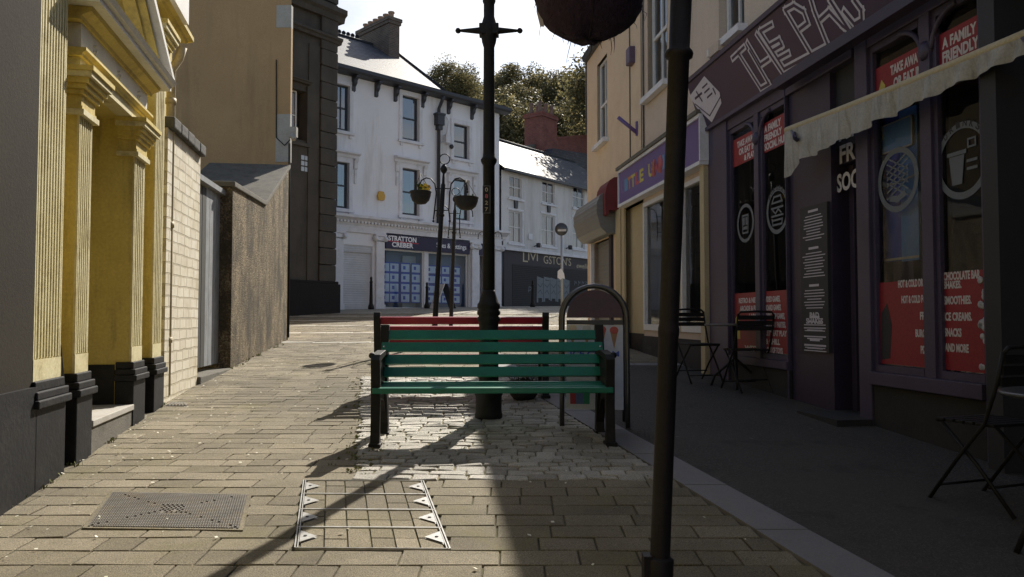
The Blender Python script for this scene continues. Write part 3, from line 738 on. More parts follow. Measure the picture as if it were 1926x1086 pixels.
# upper cornice and gutter board
zc = F1.z(355, 48, .17); uc = MB(); uc.mould(F1, [(-.13, 4.302), (.04, 4.302), (.07, 4.34), (.115, 4.37), (.115, zc+.018), (-.13, zc+.018)], -6, aend-.05); obj('eaves_moulding', uc, M['yellow'], YB)
ub = MB(); zc = F1.z(355, 48, .17); ae2 = F1.a(355, 48, .17)
ub.box(F1, -6, ae2, .12, .17, zc, zc+.4); ub.box(F1, -6, ae2, -.5, .119, zc+.02, zc+.06); obj('eaves_board', ub, M['white_paint'], YB)
rt = MB(); rt.prism(Fr(F1.P(0, 0, 0), F1.u), [(-6, 4.9), (aend, 4.9), (aend, 5.0), (-6, 5.0)], -6, -.0); obj('roof', rt, M['slate_dark'], YB)
dp = MB(); da = A(313, -.03)
dp.tube([F1.P(da-.05, .1, 4.1), F1.P(da-.03, .06, 3.98), F1.P(da, -.02, 3.86), F1.P(da, -.02, 2), F1.P(da, -.02, .46)], .045, 12)
for z in (3.5, 2.2, 1.0): dp.tube([F1.P(da, -.02, z), F1.P(da, -.02, z+.06)], .055, 12)
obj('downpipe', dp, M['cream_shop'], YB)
cb = MB(); ca = A(119, 0); pts = [F1.P(ca+.02, -.03, F1.z(118, 640)), F1.P(ca+.02, -.02, F1.z(118, 655)), F1.P(ca+.04, -.0, .8), F1.P(ca+.03, .0, .5), F1.P(ca+.05, 0, .28)]
cb.tube(pts, .012, 6); obj('cable', cb, M['grey_metal'], YB)

# ------------------------------------------------------------------ cream brick wall, gate, pebble-dashed wall
F2 = Fr((-3.51, 7.79), (-.175, 1))
BE = F2.a(374, 500)
b0 = MB(); zt0, zt1 = F2.z(320, 240), F2.z(374, 290)
b0.box(F2, 0.02, BE, -.28, 0, -.3, zt0-.02)
BW = thing('brick_wall', 'cream painted brick wall with dark coping beside the yellow building', 'wall', tuple(F2.P(.7, -.1, .4)))
obj('wall', b0, M['cream_brick'], BW)
cp = MB(); n = 5
for k in range(n):
    x0 = .02+(BE)*k/n; x1 = .02+BE*(k+1)/n-.01; e = random.uniform(0, .012)
    cp.prism(F2, [(x0, zt0-.018), (x1, zt0-.018), (x1, zt0+.10+e), (x0, zt0+.10)], -.34, .055+e)
obj('coping', cp, M['coping_dark'], BW, bevel=.015)
F3 = Fr((-2.526-.133*10.93, 10.93), (-.133, 1))
GF = Fr(F2.P(BE, 0, 0).xy, (F3.P(0, 0, 0)-F2.P(BE, 0, 0)).xy)
GL = (F3.P(0, 0, 0)-F2.P(BE, 0, 0)).length
GT = thing('wooden_gate', 'weathered grey plank gate between the cream wall and pebble-dashed wall', 'gate', tuple(GF.P(GL/2, -.2, .5)))
pk = MB(); x = .01; k = 0
GZ = GF.z(390, 352, -.2)
lf = [MB(), MB()]
npk = 9
for k in range(npk):
    w_ = (GL-.04)/npk; x0 = .02+k*w_; m = lf[0 if k < 5 else 1]
    m.box(GF, x0+.004, x0+w_-.006, -.20+random.uniform(0, .006), -.165+random.uniform(-.004, .004), .62, GZ-.03+random.uniform(-.02, .01))
for q, m in enumerate(lf):
    for z in (.9, 1.9, GZ-.35): m.box(GF, .03+(q*.555*GL), .5*GL+q*.45*GL, -.235, -.2, z, z+.1)
obj('leaf', lf[0], M['dark_wood'], GT); obj('leaf', lf[1], M['old_wood'], GT, 'pale sunlit planks of the gate')
hb = MB(); hb.box(GF, 0, GL, -.26, -.10, GZ-.02, GZ+.05); obj('lintel', hb, M['old_wood'], GT)
tsl = MB(); tsl.box(GF, .0, GL, -.35, .04, .2, GF.z(400, 703, .04)); obj('threshold', tsl, M['cement'], GT, bevel=.01)
PW = thing('pebble_dashed_wall', 'brown pebble-dashed wall with sloping cement coping beside the paving', 'wall', tuple(F3.P(2.5, -.2, .7)))
L3 = F3.a(541, 560); k1 = F3.a(497, 450); zA = F3.z(440, 347); zB = F3.z(497, 381); zC = F3.z(540, 308)
pwm = MB(); pwm.prism(F3, [(0, .2), (L3, .5), (L3, zC-.05), (k1, zB-.05), (0, zA-.05)], -.95, 0); obj('wall', pwm, M['pebble'], PW)
cpm = MB(); cpm.prism(F3, [(-.03, zA-.048), (k1, zB-.048), (k1, zB+.03), (-.03, zA+.03)], -1.0, .035); cpm.prism(F3, [(k1+.001, zB-.048), (L3, zC-.048), (L3, zC+.03), (k1+.001, zB+.03)], -1.6, .034)
obj('coping', cpm, M['cement'], PW, bevel=.012)
# wall behind gate yard
YD = MB(); YD.box(Loc(), -9, F3.P(0, -.96, 0).x-.0, -11.2, -11.02, .3, 3.22)
yw = thing('yard_wall', 'dark rendered yard wall behind the gate, running left from the pebble-dashed wall', 'wall', (-7, 11.1, .5))
obj('wall', YD, M['brown_render'], yw); yc_ = MB(); yc_.box(Loc(), -9, F3.P(0, -.96, 0).x, -11.26, -10.96, 3.222, 3.3); obj('coping', yc_, M['coping_dark'], yw)

# ------------------------------------------------------------------ brown gable house
GH = thing('gable_house', 'tall brown rendered gable with white painted corner quoins behind the walls', 'house', (-9, 17.5, .8))
cx = F3.P(L3, 0, 0)
def polyprism(m, pts, z0, z1):
    n = len(pts)
    for k in range(n):
        a, b = pts[k], pts[(k+1) % n]; L = math.hypot(b[0]-a[0], b[1]-a[1])
        m.face([(a[0], a[1], z0), (b[0], b[1], z0), (b[0], b[1], z1), (a[0], a[1], z1)], [(0, z0), (L, z0), (L, z1), (0, z1)])
    m.face([(p[0], p[1], z1) for p in pts])
gx, gy = cx.x-.0, 16.02
bm_ = MB(); polyprism(bm_, [(-13, gy+.3), (gx, gy), (gx-2.4, gy+5.2), (-14, gy+5.5)], .3, 11)
obj('wall', bm_, M['brown_render'], GH)
GFr = Fr((gx, gy), (13+gx, -.3))      # gable plane, a=0 at the street corner (negative leftwards)
wq = -.30
for z0, z1 in ((GFr.z(530, 305, .01), GFr.z(530, 215, .01)), (GFr.z(530, 52, .01), GFr.z(530, 10, .01)+.0), (GFr.z(530, 10, .01)+.8, 10)):
    q = MB(); q.box(GFr, wq if z1-z0 > 1 else wq*1.05, .004, -.1, .012, z0, z1); obj('quoin', q, M['white_quoin'], GH)
q = MB(); q.box(GFr, wq*.9, .003, -.1, .008, GFr.z(530, 215, .01)+.002, GFr.z(530, 52, .01)-.002); obj('quoin', q, M['brown_render'], GH, 'bare brown quoin band')
rf = MB(); rf.prism(Fr((gx, gy), (1, 0)), [(-9, 11), (.1, 11), (-4.3, 14)], -5.5, .15); obj('roof', rf, M['slate_dark'], GH)
ca_ = MB(); ca_.tube([GFr.P(.01, .02, GFr.z(545, 420)), GFr.P(-.0, .03, 4.9), GFr.P(.02, .03, 2.5), GFr.P(.02, .03, .85)], .022, 6); obj('drainpipe', ca_, M['black_iron'], GH)
zl = GFr.z(550, 255); lm = MB(); lm.box(GFr, .0, .16, -.02, .10, zl-.05, zl+.16); lm.tube([GFr.P(.08, .08, zl), GFr.P(.12, .12, zl-.12)], .05, 8); obj('security_light', lm, M['white_quoin'], GH)
wr = MB(); wr.tube([GFr.P(.02, .05, zl-.1), GFr.P(-.1, .04, zl-.22), GFr.P(-.28, .03, zl-.05), GFr.P(-.30, .03, zl+1.6)], .012, 5); obj('cable', wr, M['black_iron'], GH)

# ------------------------------------------------------------------ dark ashlar building
SFr = Fr((-6.4-.59*6, 28-.81*6), (.59, .81)); SA = math.hypot(.59, .81)*6
SB = thing('stone_building', 'dark weathered ashlar stone building with rusticated corner between gable and white building', 'building', tuple(SFr.P(4, -2, 1.2)))
sw = MB(); qa = SFr.a(602, 400); wa0, wa1 = SFr.a(549, 220), SFr.a(579, 220); wz0, wz1 = SFr.z(565, 262), SFr.z(565, 168)
wall(sw, SFr, 0, qa, .9, 15, [(wa0-.35, wa1, wz0, wz1)], -.1, .4); sw.box(SFr, 0, SA-.2, -7, -.55, .9, 15)
obj('wall', sw, M['stone'], SB)
zq = SFr.z(630, 530)
for k in range(30):
    z0 = zq+k*.60
    if z0 > 14: break
    m = MB(); m.prism(SFr, [(qa, z0+.03), (qa+.04, z0), (SA-.04, z0), (SA, z0+.03), (SA, z0+.55), (SA-.04, z0+.58), (qa+.04, z0+.58), (qa, z0+.55)], -.9, 0.0+(.02 if k % 2 else 0)); obj('quoin', m, M['stone'], SB, bevel=.02)
pl = MB(); pl.box(SFr, 0, SA+.12, -1.2, .12, .8, zq-.1); pl.box(SFr, 0, SA+.07, -1.2, .07, zq-.1, zq); obj('plinth', pl, M['stone_plinth'], SB, bevel=.02)
for zz, h, e in ((SFr.z(575, 62), .22, .135), (SFr.z(575, 18), .45, .24), (wz1+.25, .12, .10)):
    m = MB(); m.mould(SFr, [(-.5, zz), (e*.3, zz), (e*.5, zz+h*.4), (e, zz+h*.6), (e, zz+h), (-.5, zz+h)], 0 if e > .12 else wa0-.3, SA+e if e > .12 else wa1+.12); obj('cornice', m, M['stone'], SB)
m = MB(); m.box(SFr, qa-.5, qa-.02, -.102, -.06, zq, 11); obj('pier', m, M['stone'], SB)
m = MB(); m.box(SFr, wa1-.0, wa1+.14, -.12, -.02, wz0-.1, wz1+.2); m.box(SFr, wa0-.4, wa1+.14, -.12, .0, wz0-.22, wz0-.1); obj('window_surround', m, M['stone'], SB)
sash(SB, SFr, wa0-.35, wa1-.25, wz0, wz1, -.3, M['frame_white'], M['glass_blue'], 0, (.5,))
m = MB(); va = SFr.a(576, 305); vz = SFr.z(576, 322)
for i in range(2):
    for j in range(3): m.box(SFr, va-.15+i*.17, va-.01+i*.17, -.11, -.085, vz+j*.2, vz+.15+j*.2)
obj('vent', m, M['galv'], SB)

# ------------------------------------------------------------------ white three storey building
WF = Fr((-7-.72*4, 30-.695*4), (.72, .695)); WO = 4*math.hypot(.72, .695)
WB = thing('white_building', 'white three storey building with estate agent shopfront, slate roof and brick chimney', 'building', (-3.5, 35, 1.6))
wa = lambda px, y=560, b=0: WF.a(px, y, b)
wz = lambda px, y, b=0: WF.z(px, y, b)
wEnd = wa(939, 400); wSt = 1.0
EZ = 10.93
wins = []
for x0, x1, yt, yb in ((618, 657, 158, 244), (756, 788, 182, 264), (853, 882, 235, 298)):
    xm = (x0+x1)/2; wins.append((wa(x0, 220), wa(x1, 220), wz(xm, yb), wz(xm, yt), 2))
for x0, x1, yt, yb in ((618, 656, 304, 391), (756, 788, 318, 405), (853, 882, 338, 414)):
    xm = (x0+x1)/2; wins.append((wa(x0, 350), wa(x1, 350), wz(xm, yb), wz(xm, yt), 1))
SZ1 = wz(640, 400, .25); SZ0 = wz(640, 436); GB = 1.45
sh0, sh1 = wa(640), wa(700); shz = wz(665, 461)
fa0, fa1 = wa(722), wa(881); fz1, fz0 = wz(722, 438), wz(722, 467)
m = MB()
ops = [w_[:4] for w_ in wins]
ops += [(sh0, sh1, GB, shz), (fa0, fa1, GB+.1, fz0), (wa(902), wa(922), GB+.1, fz0)]
wall(m, WF, wSt, wEnd, GB, EZ, ops, 0, .22)
m.box(WF, wSt, wEnd, -7, -1.2, GB, EZ); m.box(WF, wEnd-.01, wEnd, -7, -.0, GB, EZ)
obj('wall', m, M['blue_white'], WB)
for k, (a0, a1, z0, z1, fl) in enumerate(wins):
    cu = None
    if fl == 1: cu = [((0, .25, .05, 1), (.72, 1, .05, 1))][0]
    if k == 3: cu = ((.0, .9, .02, .42),)
    sash(WB, WF, a0+.02, a1-.02, z0, z1, -.12, M['frame_dark'], M['glass_sky'], 2 if k == 0 else (1 if k == 3 else 0), (.5,), .07, cu)
    s = MB(); s.box(WF, a0-.22, a1+.22, 0, .12, z0-.16, z0-.05); s.box(WF, a0-.1, a0+.02, 0, .07, z0-.3, z0-.162); s.box(WF, a1-.02, a1+.1, 0, .07, z0-.3, z0-.162)
    obj('sill', s, M['white_trim'], WB, bevel=.01)
    s = MB(); s.box(WF, a0-.16, a0-.0, 0, .045, z0-.05, z1+.0); s.box(WF, a1, a1+.16, 0, .045, z0-.05, z1); s.box(WF, a0-.16, a1+.16, 0, .046, z1, z1+.2)
    if fl == 1:
        zt = z1+.2; s.mould(WF, [(0, zt), (.08, zt), (.12, zt+.1), (.25, zt+.16), (.25, zt+.22), (0, zt+.26)], a0-.42, a1+.42)
        for aa in (a0-.28, a1+.28):
            s.mould(WF, [(0, zt-.45), (.08, zt-.38), (.1, zt-.15), (.19, zt-.001), (0, zt-.001)], aa-.08, aa+.08)
            s.box(WF, aa-.05, aa+.05, 0, .06, zt-1.0, zt-.45)
    obj('window_surround', s, M['white_trim'], WB)
# cornice over the shops
m = MB(); m.mould(WF, [(0, SZ1-.42), (.10, SZ1-.42), (.14, SZ1-.30), (.30, SZ1-.2), (.42, SZ1-.14), (.42, SZ1-.04), (0, SZ1)], wSt, wEnd+.35)
nd = int((wEnd-wSt)/.16)
for k in range(nd): aa = wSt+k*.16; m.box(WF, aa, aa+.085, .12, .24, SZ1-.33, SZ1-.24)
m.box(WF, wSt, wEnd+.1, 0, .10, SZ0+.02, SZ1-.425); obj('shop_cornice', m, M['white_trim'], WB)
for px in (634, 712, 891, 934):
    ac = wa(px); cw = .24
    m = MB(); m.box(WF, ac-cw, ac+cw, 0, .16, GB, GB+.35); m.box(WF, ac-cw*.82, ac+cw*.82, 0, .13, GB+.35, SZ0-.28)
    m.box(WF, ac-cw*1.1, ac+cw*1.1, 0, .20, SZ0-.07, SZ0+.018)
    for s_ in (-1, 1): m.lathe(WF.P(ac+s_*cw*.95, .03, SZ0-.17), [(.11, 0), (.11, .17), (.06, .172), (.06, .19), (0, .19)], 14, axis=WF.n)
    m.box(WF, ac-cw*.85, ac+cw*.85, 0, .165, SZ0-.24, SZ0-.08)
    obj('column', m, M['white_trim'], WB)
m = MB(); m.box(WF, sh0, sh1, -.16, -.12, GB, shz); m.box(WF, sh0, sh1, -.12, -.04, shz-.28, shz-.0); obj('roller_shutter', m, M['shutter_white'], WB, 'closed white roller shutter')
# estate agent fascia
m = MB(); fo = .10; m.box(WF, fa0+.02, fa1, 0, fo, fz0, fz1); fa_ = obj('fascia_sign', m, M['navy'], WB, 'navy fascia reading STRATTON CREBER Sales & Lettings', bevel=.01)
ft = MB(); tz = wz(722, 453); W1 = wa(780)-wa(727)
ft.text(WF, 'STRATTON', wa(727), fz0+.33, fo+.001, .21, W1, 'l', .035); ft.text(WF, 'CREBER', wa(734), fz0+.08, fo+.001, .20, W1*.76, 'l', .035)
ft.text(WF, '^', wa(752), fz0+.42, fo+.001, .14, .12, 'c', .01)
L0, L1 = wa(818), wa(874); ft.text(WF, 'Sales & Lettings', L0, fz0+.2, fo+.001, .22, L1-L0, 'l', .015)
obj('lettering', ft, M['letter_bright'], fa_)
rm = MB(); rm.prism(WF, [(wa(724), fz0+.29), (wa(783), fz0+.26), (wa(785), fz0+.30), (wa(724), fz0+.33)], fo, fo+.0008); obj('red_swoosh', rm, M['red_mark'], fa_)
m = MB(); a0, a1 = wa(901), wa(924); m.box(WF, a0, a1, 0, .06, fz0, fz1); obj('fascia_sign', m, M['navy'], WB)
# shopfront glazing
def shopglass(a0, a1, z0, z1, fm, nm='shop_window', bb=-.14):
    m = MB(); 
    for x0, x1, q0, q1 in ((a0, a0+.07, z0, z1), (a1-.07, a1, z0, z1), (a0+.07, a1-.07, z0, z0+.12), (a0+.07, a1-.07, z1-.07, z1)): m.box(WF, x0, x1, bb-.06, bb+.04, q0, q1)
    o = obj(nm, m, M[fm], WB); p = MB(); pane(p, WF, a0+.06, a1-.06, bb, z0+.1, z1-.05); obj('pane', p, M['glass_shop'], o); return o
gm0, gm1 = wa(799), wa(806)
sw1 = shopglass(fa0, gm0, GB+.12, fz0, 'frame_white'); sw2 = shopglass(gm1, fa1, GB+.12, fz0, 'frame_white')
m = MB(); m.box(WF, gm0+.0, gm1-.0, -.2, -.05, GB+.1, fz0); obj('mullion', m, M['white_trim'], WB)
m = MB(); m.box(WF, fa0-.1, fa1+1.2, -.75, -.7, GB, fz0+.2); m.box(WF, fa0-.1, fa1+1.2, -1.1, -.2, GB, GB+.1); obj('interior', m, M['room_blue'], WB)
sheets = MB(); backs = MB()
def cards(cols, rows, xs, yrow, w_, h_):
    for i, a in enumerate(xs):
        for j, z in enumerate(yrow):
            backs.box(WF, a-.035, a+w_+.035, -.27, -.25, z-.04, z+h_+.06)
            sheets.box(WF, a, a+w_, -.249, -.24, z, z+h_)
            backs.box(WF, a+w_*.22, a+w_*.52, -.239, -.237, z+h_*.3, z+h_*.75)
rowz = [wz(760, y) for y in (567, 548, 529, 510)]
cards(4, 4, [wa(p) for p in (722, 740, 761, 781)], [z-.02 for z in rowz], .42, .33)
cards(3, 3, [wa(p) for p in (808, 822, 838, 858)], [z-.02 for z in rowz], .40, .30)
obj('property_cards', backs, M['banner_blue'], sw1); obj('card_sheets', sheets, M['letter_bright'], sw1)
m = MB()
m.box(WF, wa(772), wa(797), -.6, -.58, GB+.2, fz0-.2); m.box(WF, wa(808), wa(815), -.6, -.58, GB+1.9, fz0-.3); obj('display_panel', m, M['panel_white'], sw1)
# eaves, brackets, gutter, roof
m = MB(); m.mould(WF, [(0, EZ-.02), (.40, EZ+.02), (.46, EZ+.10), (.46, EZ+.24), (.3, EZ+.24), (0, EZ+.16)], wSt, wEnd+.4); obj('gutter', m, M['gutter'], WB)
bk = [669, 712, 748, 799, 848, 892]
for px in bk:
    ab = wa(px, 160, .2)
    m = MB(); m.mould(WF, [(0.002, EZ-.62), (.10, EZ-.58), (.10, EZ-.42), (.22, EZ-.3), (.24, EZ-.17), (.38, EZ-.1), (.38, EZ-.03), (0.002, EZ-.03)], ab-.07, ab+.07); obj('eaves_bracket', m, M['gutter'], WB)
RA = wa(826, 168); RZ = wz(745, 97, -4.4); RD = -4.6; RZ = EZ+.2+ (RZ-EZ-.2)
RZ = at(745, 97, WF.P(wa(745), RD, 0).y+1.0).z
rA1 = WF.az(742, 97, RD)[0]; RZ = WF.z(742, 97, RD)
m = MB()
def rface(pts, m=m):
    P = [WF.P(*p) for p in pts]; uvs = []
    u = WF.u; nrm = (P[1]-P[0]).cross(P[2]-P[0]).normalized(); vv = nrm.cross(u) if abs(nrm.dot(u)) < .5 else nrm.cross(WF.n)
    ax = u if abs(nrm.dot(u)) < .5 else WF.n
    m.face(P, [(p.dot(ax), p.dot(vv)) for p in P])
ez = EZ+.22
rface([(wSt-3, .42, ez), (RA, .42, ez), (rA1, RD, RZ), (wSt-3, RD, RZ)])
rface([(RA, .42, ez), (RA, -9.5, ez), (rA1, RD, RZ)]); rface([(RA, -9.5, ez), (wSt-3, -9.5, ez), (wSt-3, RD, RZ), (rA1, RD, RZ)])
rface([(RA, .42, ez), (wEnd+.3, .42, ez-.0), (wEnd+.3, -7, ez+.25), (RA, -7, ez+.25)])
obj('roof', m, M['slate'], WB)
m = MB(); m.tube([WF.P(wSt-3, RD, RZ+.03), WF.P(rA1, RD, RZ+.03), WF.P(RA, .4, ez+.03)], .07, 8)
ka = wSt
while ka < WF.a(672, 60, RD): m.lathe(WF.P(ka, RD-.03, RZ+.18), [(.10, 0), (.10, .06), (.045, .06), (.045, .0)], 10, axis=WF.n); ka += .24
obj('ridge_tiles', m, M['slate_dark'], WB)
CA = WF.a(738, 80, RD+1.2)
ch = MB(); cw0, cw1, cd0, cd1 = CA-.30, CA+.30, RD-1.3, RD+1.35; CT = WF.z(738, 33, cd1)
ch.box(WF, cw0, cw1, cd0, cd1, RZ-1.6, CT-.3); ch.box(WF, cw0-.06, cw1+.06, cd0-.06, cd1+.06, CT-.3, CT-.16); ch.box(WF, cw0-.10, cw1+.10, cd0-.1, cd1+.1, CT-.16, CT)
CH = obj('chimney', ch, M['brown_brick'], WB)
for k in range(6):
    p_ = MB(); d = cd0+.25+(cd1-cd0-.5)*k/5
    p_.lathe(WF.P(CA, d, CT-.005), [(.13, 0), (.12, .1), (.12, .28), (.16, .30), (.16, .36), (.11, .36)], 12); obj('chimney_pot', p_, M['pot'], CH)
dp = MB(); pa = wa(823, 250); pz = wz(823, 228)
dp.tube([WF.P(pa, .40, EZ), WF.P(pa, .3, EZ-.2), WF.P(pa-.02, .12, EZ-.5), WF.P(pa-.02, .10, SZ1+.02)], .075, 10)
dp.box(WF, pa-.2, pa+.16, .0, .3, pz-.22, pz+.22); dp.box(WF, pa-.24, pa+.2, .0, .33, pz+.22, pz+.3); dp.box(WF, pa-.12, pa+.1, .0, .24, pz-.42, pz-.22)
obj('downpipe', dp, M['gutter'], WB)
m = MB(); xa = wa(838, 262); xz = wz(838, 266); m.box(WF, xa-.14, xa+.12, .02, .22, xz-.1, xz+.25); m.tube([WF.P(xa-.3, .05, xz-.1), WF.P(xa+.2, .05, xz-.12)], .02, 6)
m.tube([WF.P(xa, .05, xz+.25), WF.P(xa+.15, .04, xz+.9), WF.P(xa+.02, .03, xz+1.1), WF.P(xa-.25, .03, xz+1.1)], .018, 5); obj('alarm_box', m, M['white_trim'], WB)
m = MB(); m.lathe(WF.P(xa+.28, .08, xz-.22), [(0, -.1), (.08, -.06), (.1, .03), (.06, .1)], 10); obj('camera_dome', m, M['gutter'], WB)
m = MB(); ya = wa(715, 370); yz = wz(715, 369); m.prism(WF, [(ya-.14, yz-.18), (ya+.14, yz-.18), (ya+.18, yz), (ya+.1, yz+.18), (ya-.1, yz+.18), (ya-.18, yz)], 0, .12); obj('alarm_box', m, M['alarm_yellow'], WB, 'yellow hexagonal alarm box', bevel=.01)
dp = MB(); pa = wEnd+.12; dp.tube([WF.P(pa, .05, SZ1-.5), WF.P(pa, .05, 1.8)], .07, 8); obj('downpipe', dp, M['gutter'], WB)

# ------------------------------------------------------------------ jeweller's building
LF = Fr((-.57, 36.35), (.61, .79))
LB = thing('jewellers_building', 'lower white building with shuttered dark jewellers shopfront and slate roof', 'building', tuple(LF.P(4, -2, 1.8)))
la = lambda px, y=560: LF.a(px, y); lz = lambda px, y: LF.z(px, y)
lE = la(1118)+3.5; LEZ = lz(945, 320)
wl_ = []
for xs in ((958, 981), (1020, 1043), (1078, 1099)):
    xm = sum(xs)/2; off = (xm-970)
    wl_.append((la(xs[0], 350), la(xs[1], 350), lz(xm, 373+off*.16), lz(xm, 332+off*.17)))
    wl_.append((la(xs[0]-1, 420), la(xs[1], 420), lz(xm, 457+off*.09), lz(xm, 398+off*.12)))
m = MB(); wall(m, LF, .1, lE, 1.6, LEZ, wl_, 0, .15); m.box(LF, .1, lE, -6.5, -1, 1.6, LEZ); obj('wall', m, M['grey_white'], LB)
for k, (a0, a1, z0, z1) in enumerate(wl_):
    sash(LB, LF, a0, a1, z0, z1, -.06, M['frame_white'], M['glass_blue'], 1, (.5,), .055, ((0, .48, .03, 1), (.52, 1, .03, 1)) if k % 2 else ((0, .3, .5, 1),))
    s = MB(); s.box(LF, a0-.13, a1+.13, 0, .10, z0-.13, z0-.03); obj('sill', s, M['white_trim'], LB)
    if k % 2:
        s = MB(); am2 = (a0+a1)/2; s.box(LF, a1+.04, a1+.14, 0, .03, z0, z1); s.box(LF, a0-.1, a1+.14, 0, .03, z1+.04, z1+.13); obj('window_surround', s, M['white_trim'], LB)
        s = MB(); s.prism(LF, [(am2-.10, z1+.14), (am2+.10, z1+.14), (am2+.14, z1+.62), (am2-.14, z1+.62)], 0, .09); obj('keystone', s, M['gutter'], LB)
LT = lz(945, 470); LBm = lz(960, 496)
s = MB(); s.box(LF, .05, lE, 0, .32, LT-.02, LT+.12); obj('shop_cornice', s, M['white_trim'], LB)
s = MB(); s.box(LF, .08, lE, -.0, .18, 1.7, LT-.02); 
obj('shopfront', s, M['plum_dark'], LB)
s = MB(); s.box(LF, la(958), lE, .181, .19, 1.75, lz(958, 497)); SHU = obj('roller_shutter', s, M['shutter_dark'], LB, 'closed dark shutter with silver graffiti')
s = MB(); hl = la(1072)-la(982)
tz = lz(1000, 492)
s.text(LF, 'L', la(978), tz-.08, .182, .55, .40, 'l', .0); s.text(LF, 'IVI', la(988), tz+.02, .182, .42, la(1006)-la(988), 'l', 0); s.text(LF, 'GSTON\'S', la(1017), tz-.06, .182, .42, la(1069)-la(1017), 'l', 0)
s.text(LF, 'ewellers', la(1079), tz-.13, .182, .28, la(1108)-la(1079), 'l', 0, .25); obj('lettering', s, M['letter_gold'], LB, 'pale gold letters reading LIVI GSTON\'S ewellers')
# graffiti: silver block letters with dark outlines, drawn as strokes
def ribbon(m, fr, pts, w_, b, th=.002, mi=0, cap=True):
    """flat stroke in a wall plane; b may be a function of z"""
    for k in range(len(pts)-1):
        (x0, z0), (x1, z1) = pts[k], pts[k+1]; L = math.hypot(x1-x0, z1-z0) or 1e-6; dx, dz = (x1-x0)/L, (z1-z0)/L
        e = w_/2 if cap else 0; nx, nz = -dz*w_/2, dx*w_/2; x0 -= dx*e; z0 -= dz*e; x1 += dx*e; z1 += dz*e
        q = [(x0-nx, z0-nz), (x1-nx, z1-nz), (x1+nx, z1+nz), (x0+nx, z0+nz)]
        bb = (lambda z: b(z)) if callable(b) else (lambda z: b)
        m.face([fr.P(x, bb(z)+th+k*.00004, z) for x, z in q], mi=mi)
gfi = MB(); gx0, gx1 = la(1004), la(1066); gz0, gz1 = lz(1030, 563), lz(1030, 527)
ribbon(gfi, LF, [(gx0+.1, (gz0+gz1)/2), (gx1-.1, (gz0+gz1)/2-.03)], (gz1-gz0)*.92, .19, .002, cap=False)
W_ = gx1-gx0; H_ = gz1-gz0
for k in range(5):
    x = gx0+W_*(k+.08)/5; ww = W_/5*.84
    ribbon(gfi, LF, [(x, gz0-.05+random.uniform(-.1, .05)), (x+.03, gz1+random.uniform(0, .1)), (x+ww, gz1+random.uniform(-.05, .08)), (x+ww*.9, gz0+random.uniform(-.1, .05))], .13, .19, .003)
    ribbon(gfi, LF, [(x+.05, gz0+H_*.3), (x+ww*.5, gz0+H_*.45), (x+ww*.8, gz0+H_*.25)], .025, .19, .005, 1)
    ribbon(gfi, LF, [(x+.02, gz0+H_*.75), (x+ww*.5, gz0+H_*.6), (x+ww*.9, gz0+H_*.8)], .025, .19, .005, 1)
    ribbon(gfi, LF, [(x+ww*1.04, gz0-.05), (x+ww*1.02, gz1)], .03, .19, .006, 1)
ribbon(gfi, LF, [(la(988), lz(988, 550)), (la(989), lz(989, 540)), (la(994), lz(994, 541)), (la(992), lz(992, 546)), (la(988), lz(988, 547))], .035, .19, .003)
for k in range(4):
    x = la(1075+k*7); z = lz(1075+k*7, 537); ribbon(gfi, LF, [(x, z), (x+.03, z+.22), (x+.16, z+.1), (x+.2, z+.2)], .03, .19, .003)
obj('graffiti', gfi, [M['decal'], M['shutter_dark']], SHU)
s = MB(); s.box(LF, la(993), la(1000), .02, .06, lz(996, 451), lz(996, 440)); obj('wall_notice', s, M['white_trim'], LB)
for px, py in ((1003, 462), (1063, 466)):
    s = MB(); aa = la(px, 460); zz = lz(px, py); s.tube([LF.P(aa, .05, zz-.05), LF.P(aa, .3, zz)], .03, 6); s.lathe(LF.P(aa, .32, zz-.02), [(.10, -.1), (.12, .1), (.04, .13)], 10); obj('spotlight', s, M['gutter'], LB)
LRD = -3.6; LRZ = lz(945, 268)+.9
LRZ = LF.z(950, 268, LRD)
m = MB()
def rf2(pts):
    P = [LF.P(*p) for p in pts]; nrm = (P[1]-P[0]).cross(P[2]-P[0]).normalized(); vv = nrm.cross(LF.u); m.face(P, [(p.dot(LF.u), p.dot(vv)) for p in P])
rf2([(0, .3, LEZ+.05), (lE, .3, LEZ+.05), (lE, LRD, LRZ), (0, LRD, LRZ)]); rf2([(0, LRD, LRZ), (lE, LRD, LRZ), (lE, -7.5, LEZ), (0, -7.5, LEZ)])
obj('roof', m, M['slate'], LB)
s = MB(); s.box(LF, 0, lE, .24, .36, LEZ-.06, LEZ+.05); obj('gutter', s, M['gutter'], LB)
s = MB(); s.tube([LF.P(0, LRD, LRZ+.03), LF.P(lE, LRD, LRZ+.03)], .09, 8); obj('ridge_tiles', s, M['slate_dark'], LB)

